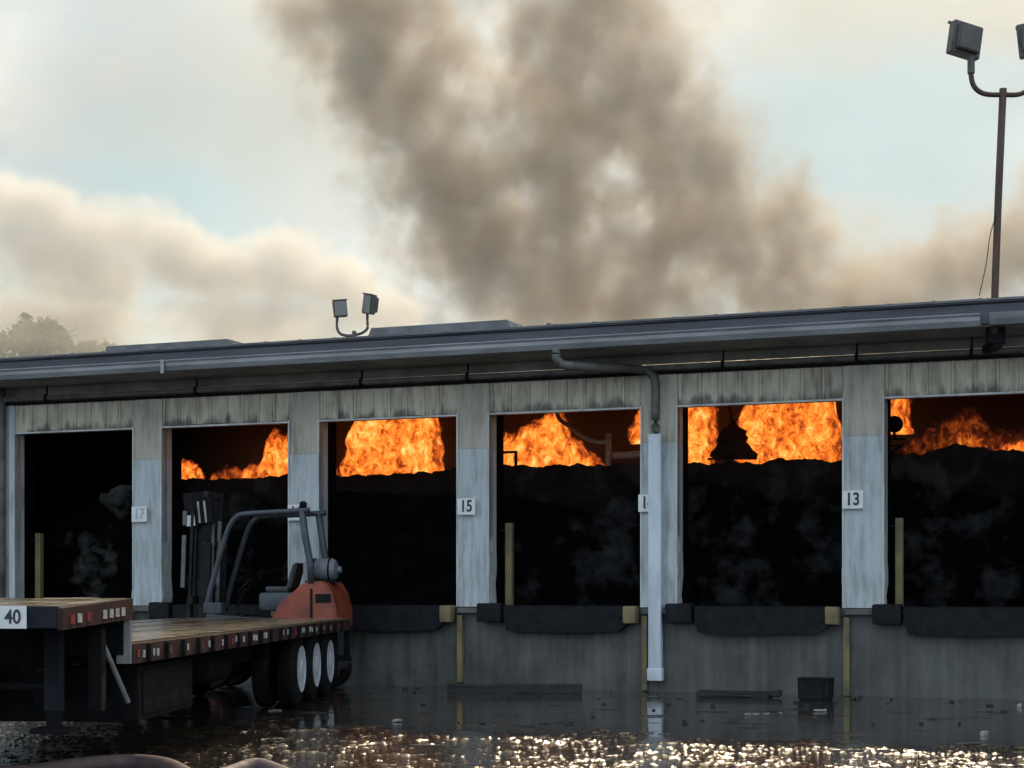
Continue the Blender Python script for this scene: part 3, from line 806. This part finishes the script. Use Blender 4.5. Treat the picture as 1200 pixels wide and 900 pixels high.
text_mesh('40', .135, 'digits', M['ink'], pl, (-.305, UF - .0105, 1.322), depth=.002, bold=.002)

# ------------------------------------------------------------------ forklift
FK = thing('forklift', 'orange and grey forklift truck with raised black mast parked behind the trailer', 'forklift', (-3.83, 26.45, 0), -R(9))
def fx(px): return (px - 302) / 75.6
def fz(py): return EYE + (693 - py) / 75.6
cw = MB(); cw.prism([(fx(322), .92), (fx(320), fz(728)), (fx(330), fz(707)), (fx(347), fz(694)), (fx(360), fz(682)), (fx(384), fz(681)), (fx(392), fz(692)), (fx(398), fz(712)), (fx(398), .92)], 'y', -.52, .52)
bmesh.ops.bevel(cw.bm, geom=cw.bm.edges[:], offset=.035, segments=3, affect='EDGES')
cwo = cw.build('counterweight', M['orange'], FK, 'auto')
MB().box(fx(322), fx(396), -.50, .50, .30, .918, .03).build('lower_counterweight', M['seat_shade'], FK, 'auto')  # bottom of the counterweight, set apart and coloured black
MB().box(fx(368), fx(370.5), -.535, -.515, .95, fz(690)).build('panel_seam', M['blackmetal'], cwo)
MB().box(fx(374), fx(392), -.53, -.515, fz(706), fz(696), .004).build('vent_grille', M['blackmetal'], cwo)
ch = MB(); ch.prism([(fx(238), .30), (fx(243), fz(716)), (fx(262), fz(722)), (fx(320), fz(724)), (fx(320), .30)], 'y', -.5, .5)
bmesh.ops.bevel(ch.bm, geom=ch.bm.edges[:], offset=.02, segments=2, affect='EDGES')
ch.build('chassis', M['cabgrey'], FK, 'auto')
st_ = MB().box(fx(240), fx(262), -.51, -.3, fz(719), fz(706), .02).build('step_plate', M['cabgrey'], FK)
hood = MB().box(fx(304), fx(350), -.44, .44, fz(716), fz(694), .07).build('engine_hood', M['cabgrey'], FK, 'auto')
se = MB().box(fx(308), fx(336), -.26, .26, fz(694), fz(687), .04).build('seat', M['seat_shade'], FK, 'auto')
k = MB(); k.prism([(fx(332), fz(690)), (fx(338), fz(690)), (fx(347), fz(660)), (fx(341), fz(660))], 'y', -.24, .24)
bmesh.ops.bevel(k.bm, geom=k.bm.edges[:], offset=.02, segments=2, affect='EDGES')
k.build('backrest', M['seat_shade'], se, 'auto')
for y in (-.47, .47):
    fr = [(fx(242), y, fz(716)), (fx(248), y, fz(690)), (fx(257), y, fz(659)), (fx(267), y, fz(627)), (fx(273), y, fz(614)), (fx(279), y, fz(607.5)), (fx(289), y, fz(604)), (fx(335), y, fz(601.5)), (fx(366), y, fz(600))]
    MB().tube(bez(fr, 4), .042, 8).build('guard_pillar', M['cabgrey'] if y < 0 else M['seat_shade'], FK, True)  # far pillar given the black seat material to stand for its shade
    MB().tube([(fx(357), y, fz(600)), (fx(361), y, fz(630)), (fx(367), y, fz(662)), (fx(368), y, fz(684))], .055, 8).build('rear_post', M['cabgrey'], FK, True)
for i in range(6):
    px = 292 + i * 12
    MB().box(fx(px), fx(px) + .05, -.46, .46, fz(605 - i * .7) - .015, fz(605 - i * .7) + .015).build('roof_bar', M['cabgrey'], FK)
MB().lathe([(-.27, .02), (-.27, .07), (-.24, .14), (-.18, .175), (.16, .175), (.22, .14), (.25, .07), (.25, .055), (.30, .05), (.30, .02)], 'x', (fx(374), -.12, fz(668)), 24).build('gas_tank', M['tank'], FK, 'auto')
MB().box(fx(357), fx(394), -.30, .06, fz(683), fz(680.5)).build('tank_cradle', M['blackmetal'], FK)
k = MB()
for px in (366, 384): k.lathe([(-.014, .181), (.014, .181), (.014, .168), (-.014, .168)], 'x', (fx(px), -.12, fz(668)), 24)
k.build('tank_strap', M['blackmetal'], FK)
MB().box(fx(356), fx(365), -.36, -.31, fz(681), fz(659), .01).build('tank_bracket', M['steel'], FK)
MB().lathe([(0, .05), (.07, .06), (.10, .03)], 'z', (fx(357), -.40, fz(600) + .04), 14).build('beacon', M['blackmetal'], FK, True)
MB().tube([(fx(268), 0, fz(712)), (fx(278), 0, fz(690))], .025, 8).build('steering_column', M['blackmetal'], FK)
k = MB(); ring = [(fx(278) + math.cos(a) * .10, math.sin(a) * .17, fz(689) + math.cos(a) * .12) for a in [i * math.pi / 10 for i in range(21)]]
k.tube(ring, .014, 6).build('steering_wheel', M['blackmetal'], FK, True)
for x, r_, y in ((fx(248), .40, -.46), (fx(248), .40, .46), (fx(374), .30, -.44), (fx(374), .30, .44)):
    w_ = MB().lathe([(-.12, r_ * .6), (-.13, r_ * .92), (-.09, r_), (.09, r_), (.13, r_ * .92), (.12, r_ * .6)], 'y', (x, y, r_), 28).build('wheel', M['tyre'], FK, 'auto')
    MB().lathe([(-.125, r_ * .58), (-.06, r_ * .5), (.06, r_ * .5), (.125, r_ * .58)], 'y', (x, y, r_), 20).build('rim', M['orange'], w_, 'auto')
# mast: two stages, chains, head block, carriage, backrest and forks
mt = bpy.data.objects.new('mast', None); COL.objects.link(mt); mt.parent = FK; mt.location = (fx(236), 0, 0); mt.rotation_euler.y = R(2)
for y in (-.36, .36):
    MB().box(-.10, .06, y - .05, y + .05, .12, 2.25, .008).build('outer_rail', M['mast'], mt)
    MB().box(-.14, -.0, y * .72 - .035, y * .72 + .035, .45, 3.02, .008).build('inner_rail', M['mast'], mt)
    MB().tube([(.0, y * .45, .4), (.0, y * .45, 2.6)], .035, 8).build('lift_cylinder', M['strip'], mt, True)
    MB().box(-.16, -.14, y * .3 - .02, y * .3 + .02, .5, 2.9).build('chain', M['strip'], mt)
hd = MB().box(-.02, .42, -.34, -.20, fz(616), fz(578), .02, Matrix.Rotation(R(-8), 4, 'Y') @ Matrix.Translation((0, 0, 0))).build('mast_head', M['blackmetal'], mt)
hm = Matrix.Rotation(R(-8), 4, 'Y')
MB().box(-.0, .135, -.352, -.341, fz(616.5), fz(604), 0, hm).build('sticker', M['plate'], hd)
for a in (.20, .30):
    MB().box(a, a + .03, -.36, -.341, fz(614), fz(589), 0, hm).build('slat', M['steel'], hd)
for z in (.5, 1.5, 2.2, 2.95):
    MB().box(-.10, -.02, -.36, .36, z, z + .09).build('cross_tie', M['mast'], mt)
ca = MB().box(-.24, -.17, -.50, .50, .9, 1.02).box(-.24, -.17, -.50, .50, 1.3, 1.42).build('carriage', M['mast'], mt)
k = MB()
for i in range(6): k.box(-.24, -.20, -.50 + i * .19, -.47 + i * .19, 1.42, 2.75)
k.box(-.24, -.20, -.50, .48, 2.72, 2.78); k.build('load_backrest', M['mast'], mt)
for y in (-.28, .28):
    k = MB().box(-.32, -.25, y - .06, y + .06, .78, 1.40).box(-1.15, -.25, y - .06, y + .06, .74, .78); k.build('fork', M['mast'], mt)
for y, z0, z1 in ((-.52, 1.55, 2.35), (-.52, 2.5, 2.72)):
    MB().box(-.36, -.30, y, y + .03, z0, z1).build('guide_strip', M['strip'], mt)

# ------------------------------------------------------------------ flood lamps on the roof
def flood(parent, c, w, h, d, rot):
    m = Matrix.Translation(c) @ rot
    f = MB()
    f.prism([(-w / 2, -h / 2), (w / 2, -h / 2), (w / 2, h / 2), (-w / 2, h / 2)], 'y', -d * .5, d * .2)
    f.prism([(-w * .38, -h * .38), (w * .38, -h * .38), (w * .38, h * .38), (-w * .38, h * .38)], 'y', d * .2, d * .6)
    bmesh.ops.bevel(f.bm, geom=f.bm.edges[:], offset=.012, segments=2, affect='EDGES')
    f.bm.transform(m)
    o = f.build('flood_head', M['lamp'], parent, 'auto')
    l = MB().box(-w * .43, w * .43, -d * .5 - .008, -d * .5 + .002, -h * .43, h * .43); l.bm.transform(m); l.build('lens', M['lens'], o)
    v = MB().box(-w / 2 - .012, w / 2 + .012, -d * .62, -d * .5 + .01, h * .46, h * .53); v.bm.transform(m); v.build('visor', M['lamp'], o)
    return o
d_ = .35
sA = sz(415, 392, d_)[0]; zA = sz(415, 392, d_)[1]
base = W(sA, d_, SOF + .365 + (EAVE + d_) * sl - .01)
fl = thing('roof_flood_lamp', 'pair of small flood lamps on a U-shaped arm standing on the roof edge', 'flood lamp', base, -TH)
kx = F / base.y
def lp(px, py): return ((px - 415) / kx / CT, 0, (EYE + (693 - py) / kx) - base.z)
MB().tube([(0, 0, 0), lp(415, 388)], .035, 10).box(-.09, .09, -.09, .09, 0, .02).build('stub_post', M['lamp'], fl)
MB().tube(bez([lp(394.5, 371), lp(394, 382), lp(398, 390), lp(408, 393), lp(415, 392.5), lp(424, 391), lp(431, 386), (lp(431, 378)), lp(431, 369)], 4), .024, 8).build('arm', M['lamp'], fl, True)
flood(fl, Vector(lp(397.5, 361)), .22, .27, .16, Matrix.Rotation(R(35), 4, 'Z') @ Matrix.Rotation(R(-6), 4, 'Y'))
flood(fl, Vector(lp(435, 358)), .24, .32, .16, Matrix.Rotation(R(-28), 4, 'Z') @ Matrix.Rotation(R(12), 4, 'Y'))
Yp = 22.75; kp = F / Yp
pb = P(1165, 392, Yp)
pf = thing('pole_flood_lamp', 'tall rusty pole with two dark square flood lamps bolted to the eave', 'flood lamp', pb, 0)
def pp(px, py, dy=0): v = P(px, py, Yp) - pb; return (v.x, dy, v.z)
MB().tube([pp(1165, 392), pp(1166, 340), pp(1170, 230), pp(1175.5, 104)], .05, 12).build('pole', M['rustpole'], pf, True)
MB().tube(bez([pp(1138, 68), pp(1138, 88), pp(1142, 102), pp(1154, 110), pp(1176, 111), pp(1196, 110), pp(1210, 100), pp(1213, 86), pp(1213, 68)], 5), .034, 10).build('arm', M['rustpole'], pf, True)
MB().tube([pp(1138, 86), pp(1138, 66)], .05, 10).build('knuckle', M['lamp'], pf)
MB().tube([pp(1213, 86), pp(1213, 66)], .05, 10).build('knuckle', M['lamp'], pf)
flood(pf, Vector(pp(1132, 47)), .45, .44, .20, Matrix.Rotation(R(200), 4, 'Z') @ Matrix.Rotation(R(-9), 4, 'Y'))
flood(pf, Vector(pp(1213, 45)), .45, .44, .20, Matrix.Rotation(R(160), 4, 'Z') @ Matrix.Rotation(R(6), 4, 'Y'))
MB().box(-.07, .16, .0, .18, -.12, .42, .02).box(.0, .12, .02, .6, -.18, -.06, .02).build('eave_bracket', M['blackmetal'], pf)
MB().tube(bez([pp(1168, 250, -.04), pp(1160, 275, -.02), pp(1156, 310, .02), pp(1150, 345, .1)], 5), .006, 5).build('loose_cable', M['blackmetal'], pf)

# ------------------------------------------------------------------ yard debris
def gp(px, py): Y = EYE * F / (py - 693); return Vector(((px - 600) / F * Y, Y, 0))
a, c = gp(524, 812), gp(682, 812.5)
k = MB().box(0, (c - a).length, -.07, .07, .0, .13, .01); bmesh.ops.subdivide_edges(k.bm, edges=k.bm.edges[:], cuts=3); k.rough(.02, 3)
tag(k.build('timber_beam', M['timber'], None, False, a + Vector((0, 0, .002)), math.atan2(c.y - a.y, c.x - a.x)), 'long charred timber lying in the water before the dock', 'beam')
a = gp(820, 816)
k = MB(); k.box(0, 1.0, -.2, .2, -.02, .07, .02); k.box(.5, 1.15, -.12, .1, .03, .10, .02); bmesh.ops.subdivide_edges(k.bm, edges=k.bm.edges[:], cuts=2); k.rough(.05, 3, 0, 4)
tag(k.build('burnt_scrap', M['timber'], None, False, a, -.3), 'flat heap of burnt scrap in the water below the wide fire', 'scrap')
a = gp(956, 820)
r = thing('bin', 'black box-shaped bin standing at the foot of the dock wall', 'bin', a, -TH)
k = MB(); k.prism([(-.22, .0), (.22, .0), (.225, .30), (-.225, .30)], 'y', -.16, .16); bmesh.ops.bevel(k.bm, geom=k.bm.edges[:], offset=.02, segments=2, affect='EDGES'); k.build('body', M['rubber'], r, 'auto')
MB().box(-.232, .232, -.167, .167, .285, .305, .006).build('rim', M['rubber'], r)
MB().box(.12, .15, -.172, -.163, .02, .30).build('rib', M['blackmetal'], r)
def scrap(px, py, w, d, h, label, rot=0, seed=0, name='white_scrap', mat='foam'):
    w *= .75; d *= .75
    k = MB().box(-w / 2, w / 2, -d / 2, d / 2, 0, h * .5, min(h, d) * .2); bmesh.ops.subdivide_edges(k.bm, edges=k.bm.edges[:], cuts=1); k.rough(min(w, d) * .45, 11, 0, seed)
    return tag(k.build(name, M[mat], None, False, gp(px, py), rot), label, 'scrap', 'bits of scrap in the wet yard')
for i, (px, w) in enumerate(((876, .10), (886, .09), (897, .12), (914, .05))):
    scrap(px, 837 - i * .3, w, .06, .025, ['flat white scrap at the left end of the floating row', 'second white scrap of the floating row', 'longest white scrap of the floating row', 'tiny white scrap at the right of the floating row'][i], .1 * i, i)
scrap(961, 834, .19, .10, .05, 'crumpled white scrap in front of the black bin', .2, 7)
scrap(323, 833, .22, .06, .03, 'white strip lying beside the trailer wheels', .05, 8)
scrap(1154, 862, .11, .08, .09, 'white cup-sized scrap in the wet yard at right', .5, 9)
scrap(1195, 829, .07, .06, .10, 'small white scrap at the right edge below the dock', .2, 10)
scrap(466, 846, .14, .09, .06, 'dark lump with a pale edge left of the middle', .4, 11, 'dark_scrap', 'steel')
scrap(1136, 872, .34, .05, .03, 'pale stick lying on the wet ground at right', .18, 12, 'stick', 'bark')
scrap(1002, 880, .95, .05, .03, 'long pale lath in the glittering gravel', .22, 13, 'lath', 'bark')
scrap(512, 874, .70, .03, .02, 'thin pale lath in the gravel at middle', -.12, 14, 'lath', 'bark')
dp = MB()
for i in range(90):
    px = random.uniform(380, 1250); py = random.choice((random.uniform(806, 850), random.uniform(806, 825)))
    p = gp(px, py); w = random.uniform(.01, .04)
    m_ = Matrix.Translation(p) @ Matrix.Rotation(random.uniform(0, 3), 4, 'Z')
    dp.box(-w, w, -w * .6, w * .6, -.01, random.uniform(.008, .03), 0, m_)
dp.rough(.012, 40)
tag(dp.build('debris', M['timber']), 'small black crumbs of burnt debris along the dock', kind='stuff')
hp = [(-110, 13.1), (-40, 13.25), (30, 13.35), (90, 13.6), (150, 13.9), (195, 13.6), (225, 13.0), (245, 12.9), (270, 13.3), (300, 13.6), (328, 13.35), (352, 12.85), (420, 12.5), (620, 12.2), (900, 12.3)]
hpts = [Vector(((px - 600) / F * Y, Y, .075 + .03 * (Y > 13.5))) for px, Y in hp]
tag(MB().tube(bez(hpts, 4), .07, 14).build('fire_hose', M['hose'], None, True), 'mauve fire hose snaking over the ground in the left foreground', 'hose')

# ------------------------------------------------------------------ trees behind the roof
def leaf_mat():
    def f(q, b):
        oi = q.n('ShaderNodeTexCoord').outputs['Object']
        q.set(b.inputs['Base Color'], q.mix(q.noise(oi, 1.5, 3), (.16, .16, .08), (.24, .23, .13)))
        b.inputs['Roughness'].default_value = .6
        q.set(b.inputs['Subsurface Weight'], .0)
    return principled('olive_leaves', f)
M['leaf'] = leaf_mat()
def tree(base, height, clumps, label, seed):
    rnd = random.Random(seed)
    t = thing('tree', label, 'tree', base, 0, 'hazy trees behind the warehouse')
    k = MB(); top = Vector((0, 0, height * .62))
    k.tube([(0, 0, 0), (.08, 0, height * .3), (-.05, .1, height * .62)], [.32, .24, .15], 8)
    for (cx, cyy, cz, cr) in clumps:
        c_ = Vector((cx, cyy, cz)); mid = top.lerp(c_, .5) + Vector((0, 0, .35))
        k.tube(bez([top * .8, mid, c_ + Vector((0, 0, cr * .4))], 4), [.09 - .004 * i for i in range(9)], 6)
        for _ in range(4):
            e = c_ + Vector((rnd.uniform(-1, 1), rnd.uniform(-1, 1), rnd.uniform(0, 1))) * cr
            k.tube([c_, e], [.025, .008], 5)
    k.build('trunk', M['bark'], t, True)
    f = MB()
    for (cx, cyy, cz, cr) in clumps:
        for sub in range(int(7 * cr + 4)):
            d = Vector((rnd.gauss(0, 1), rnd.gauss(0, 1), rnd.gauss(0, .7))).normalized() * cr * rnd.uniform(.3, 1.0)
            sc = Vector((cx, cyy, cz)) + d
            for _ in range(30):
                p = sc + Vector((rnd.gauss(0, 1), rnd.gauss(0, 1), rnd.gauss(0, .7))) * (.05 + cr * .09)
                a_ = Vector((rnd.uniform(-1, 1), rnd.uniform(-1, 1), rnd.uniform(-1, 1))).normalized()
                b_ = a_.orthogonal().normalized(); l_ = rnd.uniform(.08, .16)
                f._add([p - a_ * l_, p + b_ * l_ * .5, p + a_ * l_, p - b_ * l_ * .5], [(0, 1, 2, 3)])
    f.build('crown', M['leaf'], t)
TY = 52.0
def tc(px, py, r, base, dy=0): v = P(px, py, TY) - base; return (v.x, dy, v.z, r)
b1 = Vector((P(20, 500, TY).x, TY, 0))
tree(b1, 10.5, [tc(15, 410, 1.0, b1), tc(30, 382, .38, b1), tc(44, 392, .5, b1, .4), tc(60, 388, .35, b1, -.4), tc(70, 400, .5, b1), tc(-10, 400, .9, b1), tc(40, 412, .8, b1, .8), tc(-50, 405, 1.2, b1), tc(0, 440, 1.4, b1), tc(60, 432, 1.0, b1)], 'taller hazy olive tree at the left edge behind the roof', 3)
b2 = Vector((P(96, 500, TY + 3).x, TY + 2, 0))
tree(b2, 9.5, [tc(76, 408, .4, b2), tc(88, 401, .45, b2), tc(104, 400, .45, b2, .4), tc(116, 405, .4, b2), tc(100, 418, .9, b2), tc(120, 416, .6, b2), tc(98, 440, 1.3, b2)], 'lower rounded hazy tree beside the first roof vent', 4)

# ------------------------------------------------------------------ smoke
def smoke(name, blobs, Y, dens, color, label, wamp=1.6, noise_s=.55, aniso=.35, thick=.75, absorb=(.0, .0, .0), soft=.55, lo=-.05, hull=1.3, seed=0.0, dmin=2.0, namp=2.4, step=1.0):
    k = F / Y
    world_blobs = []
    for (px, py, rx, ry) in blobs:
        c = P(px, py, Y); world_blobs.append((c, Vector((rx / k, max(dmin, thick * .5 * (rx + ry) / k), ry / k))))
    m = MB()
    for c, r_ in world_blobs:
        bm2 = bmesh.new(); bmesh.ops.create_icosphere(bm2, subdivisions=2, radius=1)
        for v in bm2.verts: v.co = c + Vector((v.co.x * (r_.x * hull + .3), v.co.y * (r_.y * hull + .3), v.co.z * (r_.z * hull + .3)))
        tmp = bpy.data.meshes.new('t'); bm2.to_mesh(tmp); m.bm.from_mesh(tmp); bpy.data.meshes.remove(tmp); bm2.free()
    mat = bpy.data.materials.new(name + '_volume'); mat.use_nodes = True; q = NT(mat.node_tree)
    pos = q.n('ShaderNodeTexCoord').outputs['Object']
    off = q.vec('ADD', pos, (seed, seed * 1.7, seed * .3))
    wn = q.noise(off, noise_s * .45, 2, .5, out='Color')
    wp = q.vec('ADD', pos, q.vec('SCALE', q.vec('SUBTRACT', wn, (.5, .5, .5)), scale=wamp * 2))
    best = None
    for c, r_ in world_blobs:
        dd = q.vec('LENGTH', q.vec('MULTIPLY', q.vec('SUBTRACT', wp, tuple(c)), (1 / r_.x, 1 / r_.y, 1 / r_.z)))
        f = q.math('SUBTRACT', 1.0, dd)
        best = f if best is None else q.math('SMOOTH_MAX', best, f, .25)
    nn = q.noise(off, noise_s, 5, .62, .2)
    fld = q.math('ADD', best, q.math('MULTIPLY', q.math('SUBTRACT', nn, .5), namp))
    den = q.mapr(fld, lo, soft, 0, 1, True)
    den = q.math('MULTIPLY', den, dens)
    v = q.n('ShaderNodeVolumePrincipled', {'Color': (*color, 1), 'Density': den, 'Anisotropy': aniso, 'Absorption Color': (*absorb, 1)})
    q.n('ShaderNodeOutputMaterial', {'Volume': v.outputs[0]})
    mat.cycles.volume_step_rate = step
    o = m.build(name, mat)
    md = o.modifiers.new('remesh', 'REMESH'); md.mode = 'VOXEL'; md.voxel_size = .45
    return tag(o, label, 'smoke', 'smoke clouds over the warehouse')
smoke('smoke_plume', [(1000, 350, 100, 50), (920, 325, 110, 70), (850, 280, 105, 105), (800, 200, 95, 120), (750, 105, 100, 110), (700, 15, 110, 100), (650, -75, 120, 100),
                      (690, 340, 200, 75), (590, 280, 125, 105), (535, 195, 120, 115), (480, 95, 120, 105), (440, -5, 130, 100), (650, 150, 100, 150), (655, 250, 120, 90), (760, 310, 110, 80)],
      42.0, 1.15, (.69, .625, .54), 'tall brown smoke plume rising from the middle of the roof', seed=3.0, noise_s=1.05, wamp=1.7, thick=.7, lo=-.18, soft=.85, hull=1.3, namp=2.7, step=.6)
smoke('smoke_bank', [(1050, 345, 100, 50), (1110, 315, 80, 50), (1170, 320, 90, 60), (1240, 285, 100, 95), (1330, 290, 110, 100)],
      44.0, .9, (.67, .61, .53), 'low brown smoke bank behind the tall lamp pole', seed=8.0, noise_s=1.0, lo=-.2, soft=.8)
smoke('smoke_cumulus', [(20, 240, 90, 42), (90, 262, 70, 35), (110, 325, 90, 50), (205, 305, 80, 45), (270, 318, 70, 45), (335, 312, 75, 46), (60, 300, 110, 70), (160, 285, 80, 40), (400, 340, 65, 40), (450, 370, 60, 40), (60, 380, 150, 45), (300, 380, 170, 45)],
      56.0, .75, (.90, .88, .84), 'pale cream smoke billows low over the left end of the roof', seed=14.0, noise_s=.8, wamp=1.0, thick=.5, aniso=.45, lo=-.08, soft=.6, namp=1.5)
def haze_lobe(px, py, rx, ry, Y, th, dens, color, label, seed):
    """an even, thin lobe of smoke"""
    m = MB(); c = P(px, py, Y); k = F / Y
    bmesh.ops.create_icosphere(m.bm, subdivisions=5, radius=1)
    for v in m.bm.verts:
        n = v.co.copy()
        v.co = Vector((n.x * rx / k, n.y * th, n.z * ry / k)) * (1 + .5 * mnoise.noise(n * 1.3 + Vector((seed, 0, 0))) + .3 * mnoise.noise(n * 3.1 + Vector((0, seed, 0))) + .12 * mnoise.noise(n * 7 + Vector((0, seed, 0))))
    mat = bpy.data.materials.new('thin_smoke'); mat.use_nodes = True; q = NT(mat.node_tree)
    v = q.n('ShaderNodeVolumePrincipled', {'Color': (*color, 1), 'Density': dens, 'Anisotropy': .4})
    q.n('ShaderNodeOutputMaterial', {'Volume': v.outputs[0]})
    tag(m.build('smoke_wisp', mat, None, False, c), label, 'smoke', 'smoke clouds over the warehouse', 'stuff')
haze_lobe(300, 90, 270, 150, 47, 3.0, .11, (.74, .73, .70), 'thin grey smoke drifting left of the tall plume', 2.0)
haze_lobe(1040, 10, 230, 70, 47, 2.2, .10, (.76, .69, .58), 'thin tan smoke drifting across the upper right', 5.0)
haze_lobe(1010, 300, 190, 70, 48, 2.2, .10, (.72, .66, .58), 'thin tan smoke between the plume and the lamp pole', 9.0)
haze_lobe(40, 400, 130, 55, 49, 1.6, .34, (.80, .76, .66), 'thin cream smoke veiling the trees at the left end of the roof', 12.0)
